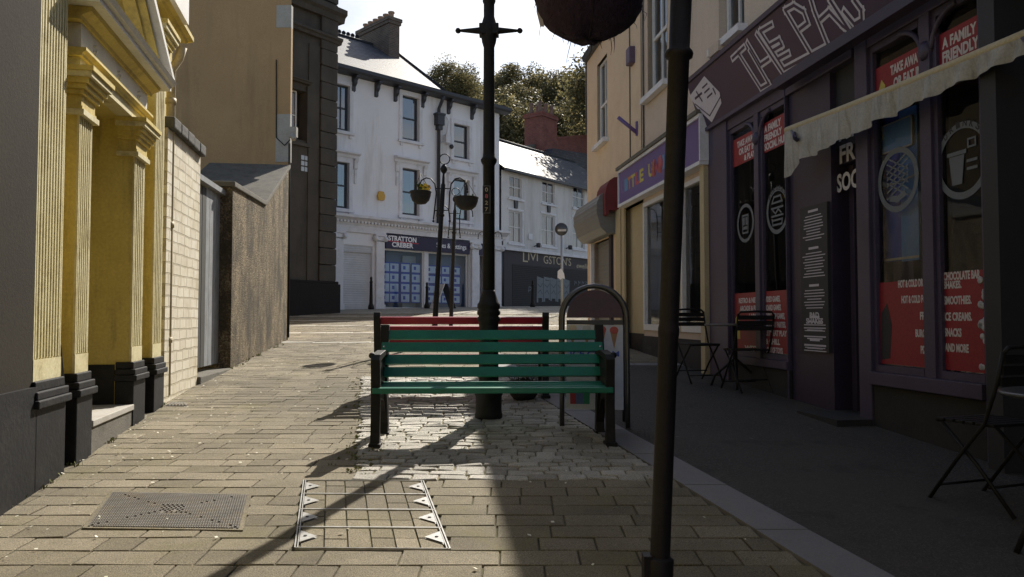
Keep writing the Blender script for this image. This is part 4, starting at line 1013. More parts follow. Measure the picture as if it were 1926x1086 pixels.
# red brick house and chimney behind
RBF = Fr(LF.P(0, -5.5, 0).xy, LF.u)
RB = thing('red_brick_house', 'red brick gable and tall chimney rising behind the jewellers roof', 'house', tuple(RBF.P(8, -3, 2)))
ra0, ra1 = RBF.a(1022, 230), RBF.a(1050, 230); rz1 = RBF.z(1035, 222); rzb = RBF.z(1035, 275)
m = MB(); m.box(RBF, ra0, ra1, -1.5, -.1, rzb-4, rz1); m.box(RBF, ra0-.08, ra1+.08, -1.58, -.02, rz1, rz1+.16)
m.box(RBF, ra0-.04, ra1+.04, -1.54, -.06, rz1+.16, rz1+.3)
c_ = obj('chimney', m, M['red_brick'], RB)
for k in range(3):
    for j in range(2):
        p_ = MB(); p_.lathe(RBF.P(ra0+.2+k*(ra1-ra0-.4)/2, -.4-j*.7, rz1+.29), [(.15, 0), (.12, .2), (.11, .6), (.15, .64), (.15, .7), (.1, .7)], 10); obj('chimney_pot', p_, M['red_brick'], c_)
m = MB(); rtop = RBF.z(1080, 252); m.prism(RBF, [(ra1, rzb-4), (ra1+9, rzb-4), (ra1+9, rtop+1.4), (ra1, RBF.z(1052, 262))], -.9, -.3); obj('wall', m, M['red_brick'], RB)
m = MB(); m.prism(RBF, [(ra1, RBF.z(1052, 262)+.001), (ra1+9, rtop+1.401), (ra1+9, rtop+1.55), (ra1, RBF.z(1052, 262)+.15)], -.95, -.25); obj('coping', m, M['red_brick'], RB)
m = MB(); m.prism(RBF, [(ra0-4, rzb-4), (ra0+.0, rzb-4), (ra0, rzb+.1), (ra0-4, rzb-1.4)], -1.6, -.6); obj('lean_to_wall', m, M['cement'], RB)
m = MB(); m.prism(RBF, [(ra0-.5, rzb-3.5), (ra1+9, rzb-3.5), (ra1+9, rzb+.6), (ra0+.3, rzb-.3)], -.28, .5); obj('roof', m, M['slate_dark'], RB)

# ------------------------------------------------------------------ peach building (right, far part)
RFr = Fr((3.99, 0), (.13, -1))
ra = lambda px, y=560, b=0: RFr.a(px, y, b)
rz = lambda px, y, b=0: RFr.z(px, y, b)
pa0, pa1 = ra(1105, 200), ra(1338, 400)      # far end, near end
psp = ra(1163)
PB = thing('peach_building', 'peach and cream two storey building with violet shop sign, red awning and grey shutter', 'building', tuple(RFr.P(-14, -3, .6)))
TOP = 7.2
m = MB()
uw0, uw1 = ra(1124, 200), ra(1143, 200); uz0, uz1 = rz(1133, 268), rz(1133, 112)
UW = [(uw0, uw1, uz0, uz1)]
d0, d1 = ra(1219, 120), ra(1256, 120); dz0, dz1 = rz(1240, 165), 6.9
UW.append((d0, d1, dz0, dz1))
sg1, sg0 = rz(1165, 327, .14), rz(1165, 386, .14)   # sign top and bottom
s2a, s2b, s2c = ra(1213), ra(1285), ra(1330)
swz1 = rz(1235, 372); swz0 = rz(1235, 622)
shw0, shw1 = ra(1119), ra(1152); shz1 = rz(1135, 452)
wops = UW+[(shw0, shw1, .8, shz1), (ra(1168), s2a-.02, .6, sg0-.05), (s2a, s2c, swz0, swz1)]
psx = ra(1207, 200)
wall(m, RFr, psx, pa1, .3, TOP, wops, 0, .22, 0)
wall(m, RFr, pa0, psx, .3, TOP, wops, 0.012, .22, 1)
m.box(RFr, pa0, pa1, -8, -1.0, .3, TOP); m.box(RFr, pa0, pa0+.2, -8, -.01, .3, TOP, 1, skip='f'); m.box(RFr, pa0, pa1, -8, -.0, TOP-.3, TOP, skip='f')
obj('wall', m, [M['peach'], M['peach_warm']], PB)
sash(PB, RFr, uw0+.02, uw1-.02, uz0, uz1, -.05, M['frame_white'], M['glass_blue'], 1, (.47,), .06, ((0, .9, 0, .5),))
sash(PB, RFr, d0+.02, d1-.02, dz0, dz1, -.07, M['frame_white'], M['glass_blue'], 1, (.5,), .06)
for q0, q1, zz in ((uw0, uw1, uz0), (d0, d1, dz0)):
    s = MB(); s.box(RFr, q0-.1, q1+.1, 0.012, .12, zz-.1, zz-.01); obj('sill', s, M['white_trim'], PB)
s = MB(); s.box(RFr, pa0-.06, pa0+.0, -.1, .04, uz0+.5, TOP); obj('downpipe', s, M['gutter'], PB)
s = MB(); s.mould(RFr, [(0, TOP-.12), (.1, TOP-.1), (.14, TOP+.0), (0, TOP)], pa0, pa1); obj('gutter', s, M['gutter'], PB)
# cream shop trim below
s = MB(); s.box(RFr, psp, ra(1172), 0, .05, .4, sg0-.02); s.box(RFr, ra(1173), ra(1178), .0, .035, .5, sg0-.02); obj('pilaster', s, M['cream_shop'], PB)
s = MB(); s.box(RFr, ra(1168), s2a-.02, -.16, -.10, .5, sg0); obj('lobby_wall', s, M['cream_shop'], PB)
s = MB(); s.box(RFr, ra(1168)-.01, s2a-.02, -.099, -.07, .5, .98); obj('lobby_base', s, M['black_plinth'], PB)
s = MB(); s.box(RFr, s2a-.05, s2c+.02, 0, .03, .3, swz0-.1); obj('stallriser', s, M['stall'], PB)
for k, (a0, a1) in enumerate(((s2a, s2b-.09), (s2b-.02, s2c))):
    f = MB(); e = .07
    for x0, x1, z0, z1 in ((a0, a0+e, swz0, swz1), (a1-e, a1, swz0, swz1), (a0+e, a1-e, swz0, swz0+.1), (a0+e, a1-e, swz1-e, swz1)): f.box(RFr, x0, x1, -.08, .03, z0, z1)
    o = obj('shop_window', f, M['frame_white'], PB); p = MB(); pane(p, RFr, a0+.05, a1-.05, -.03, swz0+.05, swz1-.05); obj('pane', p, M['glass_blue'], o)
s = MB(); s.box(RFr, s2b-.09, s2b-.02, -.1, .02, swz0, swz1); obj('mullion', s, M['cream_shop'], PB)
s = MB(); s.box(RFr, s2a-.1, s2c+.1, -1, -.95, .5, swz1+.2); s.box(RFr, s2a-.1, s2c, -.95, -.1, .45, .5); obj('interior', s, M['room'], PB)
s = MB(); s.box(RFr, s2c+.02, pa1-.01, 0, .10, .3, sg0+.25); obj('pilaster', s, M['cream_shop'], PB)
# violet sign with coloured letters
sa0, sa1 = ra(1165, 360, .14), ra(1318, 290, .14)
s = MB(); s.box(RFr, sa0, sa1, 0, .14, sg0, sg1); SG = obj('fascia_sign', s, M['violet'], PB, 'violet shop sign with coloured letters')
f = MB(); e = .05; f.box(RFr, sa0-.02, sa1+.02, 0, .17, sg1, sg1+e); f.box(RFr, sa0-.02, sa1+.02, 0, .17, sg0-e, sg0); f.box(RFr, sa0-.03, sa0, 0, .165, sg0, sg1); f.box(RFr, sa1, sa1+.03, 0, .165, sg0, sg1); obj('sign_frame', f, M['white_trim'], SG)
f = MB(); f.box(RFr, sa0-.05, sa1+.0, 0, .2, sg1+e+.002, sg1+e+.06); obj('sign_flashing', f, M['cement'], SG)
sh_ = sg1-sg0; cols = {}
xs = [(1171, 'L', 'tile_k'), (1178, 'I', 'tile_b'), (1187, 'T', 'tile_r'), (1190, 'T', 'tile_y'), (1199, 'L', 'tile_r'), (1207, 'E', 'tile_y'), (1224, 'U', 'tile_y'), (1235, 'N', 'tile_r'), (1246, 'I', 'tile_b')]
xs[2] = (1184, 'T', 'tile_o'); xs[3] = (1191, 'T', 'tile_y')
for px, ch_, mt in xs:
    f = MB(); f.text(RFr, ch_, ra(px, 350, .14), sg0+sh_*.34, .141, sh_*.36, .22, 'c', .04); obj('letter', f, M[mt], SG)
f = MB()
for px, k in ((1226, 0), (1238, 1)): 
    aa = ra(px+4, 340, .14); f.lathe(RFr.P(aa, .141, sg0+sh_*.5), [(.14, 0), (.14, .002), (0, .002)], 18, axis=RFr.n)
obj('sign_heart', f, M['tile_r'], SG)
f = MB(); f.text(RFr, 'LI', sa0+.08, sg0+.08, .141, .12, .16, 'l'); obj('letter', f, M['tile_k'], SG)
# red awning box and shutter box on the far corner
s = MB(); az0, az1 = rz(1140, 405, .45), rz(1150, 322, .3)
aw0, aw1 = ra(1110, 360, .02), ra(1163, 360, .02)
s.mould(RFr, [(0, az1), (.10, az1-.01), (.19, az1-.07), (.25, az1-.18), (.28, az1-.34), (.27, az0+.12), (.22, az0+.1), (.2, az0+.2), (0, az0+.2)], aw1-.75, aw1); obj('awning', s, M['awning_red'], PB, 'folded dark red awning')
s = MB(); bz1, bz0 = rz(1120, 365, .4), rz(1120, 440, .4)
s.mould(RFr, [(0.01, bz1+.1), (.20, bz1+.06), (.33, bz1-.03), (.40, bz1-.2), (.40, bz1-.38), (.32, bz0+.12), (.2, bz0), (0.01, bz0)], aw0, aw1-.2); obj('shutter_box', s, M['shutter_grey'], PB)
s = MB(); s.box(RFr, shw0, shw1, -.12, -.08, .8, shz1); obj('roller_shutter', s, M['shutter_grey'], PB)
s = MB(); s.box(RFr, shw0-.12, shw0, 0, .08, .7, shz1); obj('door_frame', s, M['white_trim'], PB); s = MB(); s.box(RFr, shw1, shw1+.14, 0, .07, .7, shz1+.3); obj('door_frame', s, M['plum_dark'], PB)
s = MB(); q = ra(1182, 105, .1); s.box(RFr, q-.12, q+.12, 0, .12, rz(1182, 122, .1), rz(1182, 90, .1)); obj('alarm_box', s, M['alarm_dark'], PB, bevel=.02)
s = MB(); q = ra(1190, 255, .1); zz = rz(1186, 262); s.box(RFr, q-.03, q+.03, 0, .04, zz-.05, zz+.2); s.tube([RFr.P(q, .02, zz), RFr.P(q-.05, .35, zz+.28)], .035, 6); obj('bracket', s, M['violet'], PB)
s = MB()
for px in (1187, 1212):
    q = ra(px, 200); s.tube([RFr.P(q, .02, sg1+.1), RFr.P(q, .02, TOP-.1)], .016, 5)
obj('cable', s, M['cement'], PB)

# ------------------------------------------------------------------ cafe
CB = thing('cafe_building', 'dark plum painted cafe with large canted sign reading THE PAD and red window posters', 'building', tuple(RFr.P(-5, -2.5, .2)))
cN = 4.0                                    # near end (behind the camera)
sill = .80; head = 3.62
w1a, w1b = ra(1374), ra(1480, 560, .03); w2a, w2b = ra(1642), ra(1850, 560, .03)
dra, drb = ra(1484), ra(1612)
FA0, FA1 = rz(1320, 247, .06), rz(1293, 160, .26)
m = MB(); ops = [(ra(1352, 30), ra(1400, 30), rz(1380, 66), 7.0)]
wall(m, RFr, pa1+.002, cN, FA1-.1, TOP, ops, -.0, .2); m.box(RFr, pa1+.002, cN, -8, -2.2, -.3, TOP); m.box(RFr, pa1+.001, cN, -8, -.001, TOP-.2, TOP, skip='f'); m.box(RFr, pa1+.002, cN, -2.2, -.001, FA1-.1, FA1, skip='f')
m.box(RFr, cN-.2, cN, -8, -.01, -.3, TOP)
obj('wall', m, M['peach'], CB)
sash(CB, RFr, ops[0][0]+.02, ops[0][1]-.02, ops[0][2], 7.0, -.1, M['frame_white'], M['glass_blue'], 1, (.5,), .06)
s = MB(); s.box(RFr, ops[0][0]-.1, ops[0][1]+.1, 0, .13, ops[0][2]-.1, ops[0][2]-.01); obj('sill', s, M['white_trim'], CB)
s = MB(); q = ra(1350, 95, .1); s.box(RFr, q-.16, q+.16, .0, .16, rz(1350, 103, .1), rz(1350, 84, .1)); obj('alarm_box', s, M['peach'], CB)
# shopfront frame
s = MB()
s.box(RFr, pa1+.003, w1a, -.2, .04, -.3, head+.2)
s.box(RFr, w1b, dra, -.2, .03, -.3, head+.2)
s.box(RFr, drb+.06, w2a, -.2, .03, -.3, head+.2); s.box(RFr, w2b, ra(1888), -.2, .03, -.3, head+.2)
s.box(RFr, w1a, w1b, -.2, .02, head, head+.25); s.box(RFr, w2a, w2b, -.2, .02, head, head+.25); s.box(RFr, dra, drb, -.2, .02, head, head+.25)
s.box(RFr, w1a-.0, w1b, -.16, .05, sill-.09, sill); s.box(RFr, w2a, w2b, -.16, .06, sill-.11, sill)
obj('shopfront_frame', s, M['plum'], CB, bevel=.006)
s = MB(); s.box(RFr, w1a, w1b, -.15, .01, -.3, sill-.092); obj('stallriser', s, M['stall'], CB)
s = MB(); s.box(RFr, w2a, w2b, -.15, .01, -.3, sill-.112); obj('stallriser', s, M['stall'], CB)
mu1 = ra(1428); mu2a, mu2b = ra(1738, 560, .02), ra(1757, 560, .02)
def glazed(a0, a1, mula, mulb, tr=None):
    p = MB(); e = .045
    for x0, x1 in ((a0, mula), (mulb, a1)):
        f = MB(); f.box(RFr, x0, x0+e, -.07, -.005, sill+.002, head-.002); f.box(RFr, x1-e, x1, -.07, -.005, sill+.002, head-.002); f.box(RFr, x0+e, x1-e, -.07, -.002, sill+.002, sill+.06); f.box(RFr, x0+e, x1-e, -.07, -.002, head-.06, head-.002)
        o = obj('window', f, M['plum'], CB); p = MB(); pane(p, RFr, x0+.03, x1-.03, -.04, sill+.03, head-.03); obj('pane', p, M['glass'], o)
    f = MB(); f.box(RFr, mula, mulb, -.12, .02, sill+.001, head-.001); f.lathe(RFr.P((mula+mulb)/2, .0, head-.30), [(.04, -.06), (.055, -.03), (.065, .0), (.055, .05), (.04, .08)], 12)
    # carved spandrels
    for s_, x0 in ((-1, mula), (1, mulb)):
        pts = [RFr.P(x0+s_*.28*(1-math.cos(t*math.pi/16)), .0, head-.30+.26*math.sin(t*math.pi/16)) for t in range(9)]
        f.tube(pts, .022, 6)
    obj('mullion', f, M['plum'], CB)
glazed(w1a, w1b, mu1-.055, mu1+.055); glazed(w2a, w2b, mu2a, mu2b)
# interior shell
s = MB(); s.box(RFr, pa1+.05, 1.0, -2.15, -2.1, -.2, 3.9); s.box(RFr, pa1+.05, cN, -2.1, -.2, -.25, -.2); s.box(RFr, pa1+.05, cN, -2.1, -.2, 3.88, 3.92); s.box(RFr, pa1+.02, pa1+.06, -2.1, -.2, -.2, 3.9)
obj('interior', s, M['room'], CB)
# door recess and menu pier
s = MB(); mn0, mn1 = ra(1486), ra(1561)
s.box(RFr, mn0, mn1, -.25, -.02, -.3, head); s.box(RFr, mn1, mn1+.02, -.9, -.02, -.3, head); obj('door_pier', s, M['plum2'], CB)
s = MB(); s.box(RFr, mn1+.02, drb, -.62, -.55, .1, 2.72); obj('door', s, M['plum2'], CB)
s = MB(); s.box(RFr, mn1+.02, drb, -.55, -.1, 2.72, 2.86); s.box(RFr, mn1+.021, mn1+.10, -.5, -.2, .1, 2.72); obj('door_frame', s, M['plum'], CB)
s = MB(); pane(s, RFr, mn1+.12, drb-.06, -.54, 2.2-1.0, 2.6); o_ = obj('door_pane', s, M['glass'], CB)
s = MB(); s.box(RFr, mn1+.02, drb, -.12, -.08, 2.86, head); tq = obj('transom_panel', s, M['decal_dark'], CB)
s = MB()
for k, (t_, px_) in enumerate((('A F', 1579), ('FR', 1580), ('SOC', 1574))):
    zz = rz(1588, (262, 305, 358)[k], -.08); s.text(RFr, t_, ra(px_, 300, -.08), zz, -.079, .17, {0: .30, 1: .26, 2: .36}[k], 'l', .03)
obj('lettering', s, M['letter_white'], tq)
s = MB(); s.box(RFr, mn1, w2a, -.9, .35, -.3, .385); obj('doorstep', s, M['stall'], CB)
# menu board
mb0, mb1 = ra(1508, 500, .0), ra(1559, 500, .0); mz0, mz1 = rz(1533, 662, .0), rz(1533, 386, .0)
s = MB(); s.box(RFr, mb0, mb1, -.02, .012, mz0, mz1); MBo = obj('menu_board', s, M['decal_dark'], CB, 'tall black menu board')
s = MB(); mc = (mb0+mb1)/2; mw = (mb1-mb0); H_ = mz1-mz0
rr_ = random.Random(3); zt = mz1-.03
for grp, n in ((1, 9), (1, 9), (1, 7), (1, 4), (1, 3)):
    s.box(RFr, mc-mw*.18, mc+mw*.18, .012, .0135, zt-.035, zt-.012); zt -= .06
    for k in range(n):
        ww = mw*rr_.uniform(.25, .42); s.box(RFr, mc-ww, mc+ww, .012, .0132, zt-.017, zt-.008); zt -= .029
    zt -= .05
s.text(RFr, 'PAD', mc, rz(1533, 598), .0125, .055, mw*.34, 'c', .03); s.text(RFr, 'SHAKES', mc, rz(1533, 609), .0125, .055, mw*.62, 'c', .03)
for k, y_ in enumerate((617, 621, 633, 637, 650, 655)):
    ww = mw*(.4 if k % 2 == 0 else .28); zz = rz(1533, y_); s.box(RFr, mc-ww, mc+ww, .012, .0132, zz-.008, zz+.004)
obj('lettering', s, M['letter_grey'], MBo)
# posters
def poster(a0, a1, z0, z1, lab=None): s = MB(); s.box(RFr, a0, a1, -.039, -.034, z0, z1); return obj('poster', s, M['poster_red'], CB, lab)
def lines(par, rows, bold=.04, mt='letter_white'):
    s = MB()
    for t_, a_, z_, h_, w_, al in rows: s.text(RFr, t_, a_, z_, -.0335, h_, w_, al, bold, ext=.001)
    obj('lettering', s, M[mt], par)
g0 = .047
uz_0, uz_1 = 3.12, 3.44
a, b = w1a+g0, mu1-.055-g0+.02
P_ = poster(a, b, 3.14, 3.48, 'red poster reading TAKE AWAY OR EAT IN & PLAY'); lines(P_, [('TAKE AWAY', b-.05, 3.36, .075, .50, 'r'), ('OR EAT IN', b-.05, 3.26, .075, .45, 'r'), ('& PLAY', b-.05, 3.165, .07, .30, 'r')])
a, b = mu1+.055+g0-.02, w1b-g0
P_ = poster(a, b, 3.14, 3.48, 'red poster reading A FAMILY FRIENDLY SOCIAL HUB'); lines(P_, [('A FAMILY', a+.03, 3.37, .08, .40, 'l'), ('FRIENDLY', a+.03, 3.27, .075, .42, 'l'), ('SOCIAL HUB', a+.03, 3.165, .08, .52, 'l')])
a, b = w2a+g0, mu2a-g0+.02
P_ = poster(a, b, 3.08, 3.42, 'red poster reading TAKE AWAY OR EAT IN'); lines(P_, [('TAKE AWAY', b-.02, 3.30, .08, .40, 'r'), ('OR EAT IN', b-.02, 3.18, .085, .36, 'r')])
s = MB(); s.prism(RFr, [(a+.03, 3.10), (a+.1, 3.09), (a+.13, 3.24), (a+.08, 3.30), (a+.03, 3.2)], -.034, -.032); obj('printed_chips', s, M['tile_y'], P_)
a, b = mu2b+g0-.02, w2b-g0
P_ = poster(a, b, 3.08, 3.42, 'red poster reading A FAMILY FRIENDLY above the awning'); lines(P_, [('A FAMILY', a+.05, 3.30, .08, .36, 'l'), ('FRIENDLY', a+.05, 3.19, .085, .38, 'l')])
a, b = w1a+g0, mu1-.035-g0
P_ = poster(a, b+.03, sill+.07, 1.56, 'red poster of games in the far cafe window')
rows = ['VIDEO GAMES,', 'BOARD GAMES,', 'TABLE TOP GAMES,', 'BIRTHDAY PARTIES,', "LET'S EAT PLAY", '& CHILL', 'LOTS OF TOYS']
zz = [1.44-k*.095 for k in range(7)]
lines(P_, [('RETRO & NEW', b, zz[0], .06, .55, 'r'), ('ARCADE & FUN', b, zz[1], .06, .52, 'r'), ('LARGE', b, zz[2], .06, .26, 'r'), ('PRIVATE', b, zz[3], .06, .34, 'r'), ('WITH', b, zz[6], .06, .4, 'r')])
s = MB(); s.prism(RFr, [(w1a+.07, 1.0), (w1a+.2, 1.0), (w1a+.19, 1.2), (w1a+.13, 1.3), (w1a+.07, 1.25)], -.034, -.032); obj('printed_burger', s, M['tile_y'], P_)
a, b = mu1+.035+g0, w1b-g0
P_ = poster(a-.03, b, sill+.07, 1.56, 'red poster with white games list beside the menu pier')
lines(P_, [(rows[k], a, zz[k], .062, (.36, .38, .46, .48, .5, .34, .4)[k], 'l') for k in range(7)])
a, b = w2a+g0, mu2a-g0+.02
P_ = poster(a, b, sill+.07, 1.56, 'red poster listing hot and cold drinks in near window'); Hs = [1.46, 1.31, 1.16, 1.02, .89]
zq_ = [rz(1700, y) for y in (540, 570, 601, 633, 663)]
lines(P_, [('HOT & COLD DRINKS', b+.03, zq_[0], .06, .40, 'r'), ('HOT & COLD FOOD', b+.03, zq_[1], .06, .36, 'r'), ('FRIES', b+.03, zq_[2], .06, .13, 'r'), ('BURGERS', b+.03, zq_[3], .06, .19, 'r'), ('PIZZA', b+.03, zq_[4], .06, .13, 'r')])
s = MB(); s.prism(RFr, [(a+.01, .9), (a+.13, .92), (a+.16, 1.2), (a+.1, 1.38), (a+.02, 1.3)], -.034, -.032); obj('printed_glass', s, M['decal_dark'], P_)
a, b = mu2b+g0-.02, w2b-g0
P_ = poster(a, b, sill+.07, 1.60, 'red poster listing chocolate bar shakes, smoothies and ice creams')
zq_ = [rz(1790, y) for y in (526, 542, 572, 603, 633, 662)]
lines(P_, [('CHOCOLATE BAR', a+.01, zq_[0], .06, .38, 'l'), ('SHAKES.', a+.01, zq_[1], .055, .19, 'l'), ('SMOOTHIES.', a+.01, zq_[2], .06, .29, 'l'), ('ICE CREAMS.', a+.01, zq_[3], .06, .29, 'l'), ('SNACKS', a+.01, zq_[4], .06, .18, 'l'), ('AND MORE', a+.01, zq_[5], .06, .25, 'l')])
s = MB()
for k in range(14):
    zz_ = random.uniform(.9, 1.55); s.lathe(RFr.P(b-.03+random.uniform(-.04, .015), -.034, zz_), [(random.uniform(.02, .04), 0), (.02, .004), (0, .004)], 8, axis=RFr.n)
obj('printed_shakes', s, M['panel_white'], P_)
# round frosted decals
def decal(px, py, txt, icon, rad=.29):
    a_, z_ = RFr.az(px, py, -.035); s = MB(); n = 40
    for k in range(n):
        t0, t1_ = 2*math.pi*k/n, 2*math.pi*(k+1)/n
        q = [(rad*math.cos(t0), rad*math.sin(t0)), (rad*math.cos(t1_), rad*math.sin(t1_)), (rad*.82*math.cos(t1_), rad*.82*math.sin(t1_)), (rad*.82*math.cos(t0), rad*.82*math.sin(t0))]
        s.face([RFr.P(a_+x, -.034, z_+y) for x, y in q])
    b_ = -.035
    def R_(pts, w_=.022): ribbon(s, RFr, [(a_+x*rad, z_+y*rad) for x, y in pts], w_, b_, .002)
    if icon == 'cup':
        s.face([RFr.P(a_+x*rad, -.033, z_+y*rad) for x, y in ((-.38, -.6), (-.02, -.6), (.08, .15), (-.48, .15))]); R_([(-.5, .22), (.1, .22)], .03); R_([(.2, -.25), (.5, -.25)]); R_([(.2, -.05), (.5, -.05)]); R_([(.22, .3), (.48, .3), (.48, .5), (.22, .5), (.22, .3)], .015)
    if icon == 'burger':
        R_([(-.45, .35), (-.3, .6), (.3, .6), (.45, .35), (-.45, .35)]); R_([(-.5, .12), (.5, .12)]); R_([(-.4, .05), (-.15, -.12), (.1, .05), (.35, -.12)]); R_([(-.5, -.22), (.5, -.22)]); R_([(-.45, -.4), (.45, -.4), (.4, -.6), (-.4, -.6), (-.45, -.4)])
    if icon == 'waffle':
        for k in range(-2, 3): R_([(-.5, k*.2-.25+.1), (.5, k*.2+.25+.1)], .014); R_([(-.5, k*.2+.25+.1), (.5, k*.2-.25+.1)], .014)
        R_([(-.3, -.55), (.0, -.6), (.3, -.5)], .05)
    if icon == 'face':
        R_([(-.3, -.5), (-.35, .4), (.35, .4), (.3, -.5), (-.3, -.5)]); R_([(-.15, .2), (-.15, .0)], .05); R_([(.15, .2), (.15, .0)], .05); R_([(-.15, -.25), (.15, -.25)], .04)
    o = obj('window_decal', s, M['decal'], CB)
    if txt:
        t = MB()
        for k, c in enumerate(txt):
            an = math.pi/2-(k-(len(txt)-1)/2)*.27; t.text(RFr, c, a_+rad*.87*math.cos(an), z_+rad*.87*math.sin(an), -.0325, .05, .042, 'c', .02, ext=.0005, rot=an-math.pi/2)
        obj('lettering', t, M['decal_dark'], o)
decal(1402, 420, None, 'face', .235); decal(1462, 396, 'BURGERS', 'burger', .26); decal(1688, 338, None, 'waffle', .27); decal(1810, 302, 'DRINKS', 'cup', .285)
# things behind the glass of the near window
s = MB(); s.box(RFr, ra(1652, 400, -.12), ra(1695, 400, -.12), -.14, -.12, rz(1680, 492, -.12), 3.0); b1_ = obj('hanging_banner', s, M['banner_blue'], CB)
s = MB(); s.box(RFr, ra(1695, 400, -.12)+.001, ra(1728, 400, -.12), -.14, -.118, rz(1700, 492, -.12), 3.0); obj('hanging_banner', s, M['banner_light'], CB)
s = MB(); zz = rz(1690, 487, -.11); ribbon(s, RFr, [(ra(1650, 500, -.11), zz), (ra(1728, 495, -.11), zz)], .02, -.11); zz = rz(1690, 344, -.11); ribbon(s, RFr, [(ra(1650, 360, -.11), zz-.02), (ra(1728, 340, -.11), zz+.03)], .015, -.11); obj('banner_edge', s, M['panel_white'], b1_)
bb0, bb1 = ra(1648, 260, -.09), ra(1714, 260, -.09); bz0_, bz1_ = rz(1680, 282, -.09), rz(1680, 232, -.09)
s = MB(); s.box(RFr, bb0, bb1, -.11, -.09, bz0_, bz1_); o = obj('hanging_sign', s, M['banner_light'], CB, 'blue board with white edge and letter B')
s = MB(); e = .012
for q in ((bb0, bb1, bz1_, bz1_+e), (bb0, bb1, bz0_-e, bz0_), (bb0-e, bb0, bz0_, bz1_), (bb1, bb1+e, bz0_, bz1_)): s.box(RFr, q[0], q[1], -.112, -.088, q[2], q[3])
s.text(RFr, 'B', bb0+.03, bz0_+.11, -.0895, .13, .08, 'l', .03); obj('lettering', s, M['letter_white'], o)
s = MB(); s.box(RFr, ra(1762, 400, -.1), ra(1782, 400, -.1), -.13, -.10, sill, 3.1); obj('pale_post', s, M['panel_white'], CB)
s = MB(); s.box(RFr, ra(1772, 280, -.09)-.02, ra(1772, 280, -.09)+.03, -.10, -.06, rz(1770, 285), rz(1770, 268)); obj('latch', s, M['decal_dark'], CB)
s = MB(); s.box(RFr, ra(1388, 400, -.3), ra(1410, 400, -.3), -.33, -.30, 2.2, 3.5); obj('pale_post', s, M['decal'], CB)
# canted sign board
bS0, bS1 = .06, .26
sL0, sL1 = ra(1320, 247, .06), ra(1293, 160, .26); sLft = (sL0+sL1)/2
def bsg(z): return bS0+(bS1-bS0)*(z-FA0)/(FA1-FA0)
s = MB(); s.mould(RFr, [(-.05, FA0), (bS0, FA0), (bS1, FA1), (-.05, FA1)], sLft, cN); SG2 = obj('fascia_sign', s, M['sign_plum'], CB, 'dark canted fascia reading THE PAD')
s = MB(); s.mould(RFr, [(-.05, FA0-.05), (bS0+.03, FA0-.05), (bS0+.03, FA0-.003), (-.05, FA0-.003)], sLft-.02, cN); s.mould(RFr, [(-.05, FA1+.002), (bS1+.03, FA1+.002), (bS1+.04, FA1+.05), (-.05, FA1+.12)], sLft-.03, cN); obj('sign_moulding', s, M['plum'], SG2)
def sg(x, y): return RFr.az(1280+x/2.715, y/2.715, .17)
STR = [[(290, 300), (352, 243)], [(322, 275), (370, 452), (410, 428), (372, 262)], [(372, 222), (398, 332), (440, 302)], [(422, 180), (482, 378)],
       [(495, 128), (440, 162), (492, 352), (585, 300)], [(462, 232), (508, 205), (512, 232), (470, 258)], [(482, 300), (530, 272)],
       [(585, 300), (625, 278), (570, 55), (612, 30), (645, 60), (648, 118), (607, 150)], [(625, 278), (705, 232), (690, 60), (690, 4)],
       [(705, 100), (752, 58), (790, 130), (815, 160), (770, 6)], [(815, 60), (842, 122), (878, 100), (888, 50), (872, 4)]]
s = MB()
for st_ in STR: ribbon(s, RFr, [sg(*q) for q in st_], .078, bsg, .004)
for st_ in STR: ribbon(s, RFr, [sg(*q) for q in st_], .030, bsg, .0065, 1)
obj('lettering', s, [M['letter_grey'], M['sign_plum']], SG2)
# angular emblem at the far end of the sign
def EP(x, y): return RFr.az(x, y, .15)
s = MB(); q = [(1306, 182), (1338, 144), (1354, 174), (1352, 194), (1328, 230), (1312, 204)]
s.face([RFr.P(EP(x, y)[0], bsg(EP(x, y)[1])+.004, EP(x, y)[1]) for x, y in reversed(q)])
for ln, w_ in (([(1314, 186), (1326, 176)], .03), ([(1319, 174), (1323, 190)], .03), ([(1330, 166), (1339, 158)], .022), ([(1331, 175), (1340, 167)], .022), ([(1333, 184), (1342, 176)], .022), ([(1346, 168), (1347, 176)], .03), ([(1311, 196), (1328, 218), (1353, 183)], .016)): ribbon(s, RFr, [EP(*p) for p in ln], w_, bsg, .006, 1)
obj('emblem', s, [M['letter_grey'], M['sign_plum']], SG2)
# awning
rl0, rl1 = at(1481, 246, 7.72), at(1945, 60, 4.66)
s = MB(); s.tube([rl0+(rl1-rl0)*(k/12)-Vector((0, 0, .012*math.sin(k*math.pi/12))) for k in range(13)], .038, 14)
AW = obj('awning_roller', s, M['cream_shop'], CB, 'half open cream awning bar')
s = MB(); n = 220; D = (rl1-rl0); rnd = random.Random(5); up = Vector((0, 0, 1)); nn = RFr.n
prev = None
for k in range(n+1):
    t = k/n; p = rl0+D*t
    drop = (.25*(1-t)**1.4+.10)*(1+.10*abs(math.sin(t*19+.4))+.05*math.sin(t*47))+.10*max(0, 1-t*14)
    rows = []
    for r_ in range(6):
        q = r_/5; wob = (.018*math.sin(t*64+q*1.2)+.012*math.sin(t*117+2*q)+.008*math.sin(t*29))*q
        rows.append(p+nn*(.034+wob-.02*q)-up*(.02+drop*q))
    cur = rows
    if prev:
        for q in range(5): s.face([prev[q], cur[q], cur[q+1], prev[q+1]], smooth=True)
    prev = cur
obj('valance', s, M['canvas'], AW)
s = MB(); q0 = RFr.az(1481, 200, .1); prev = None
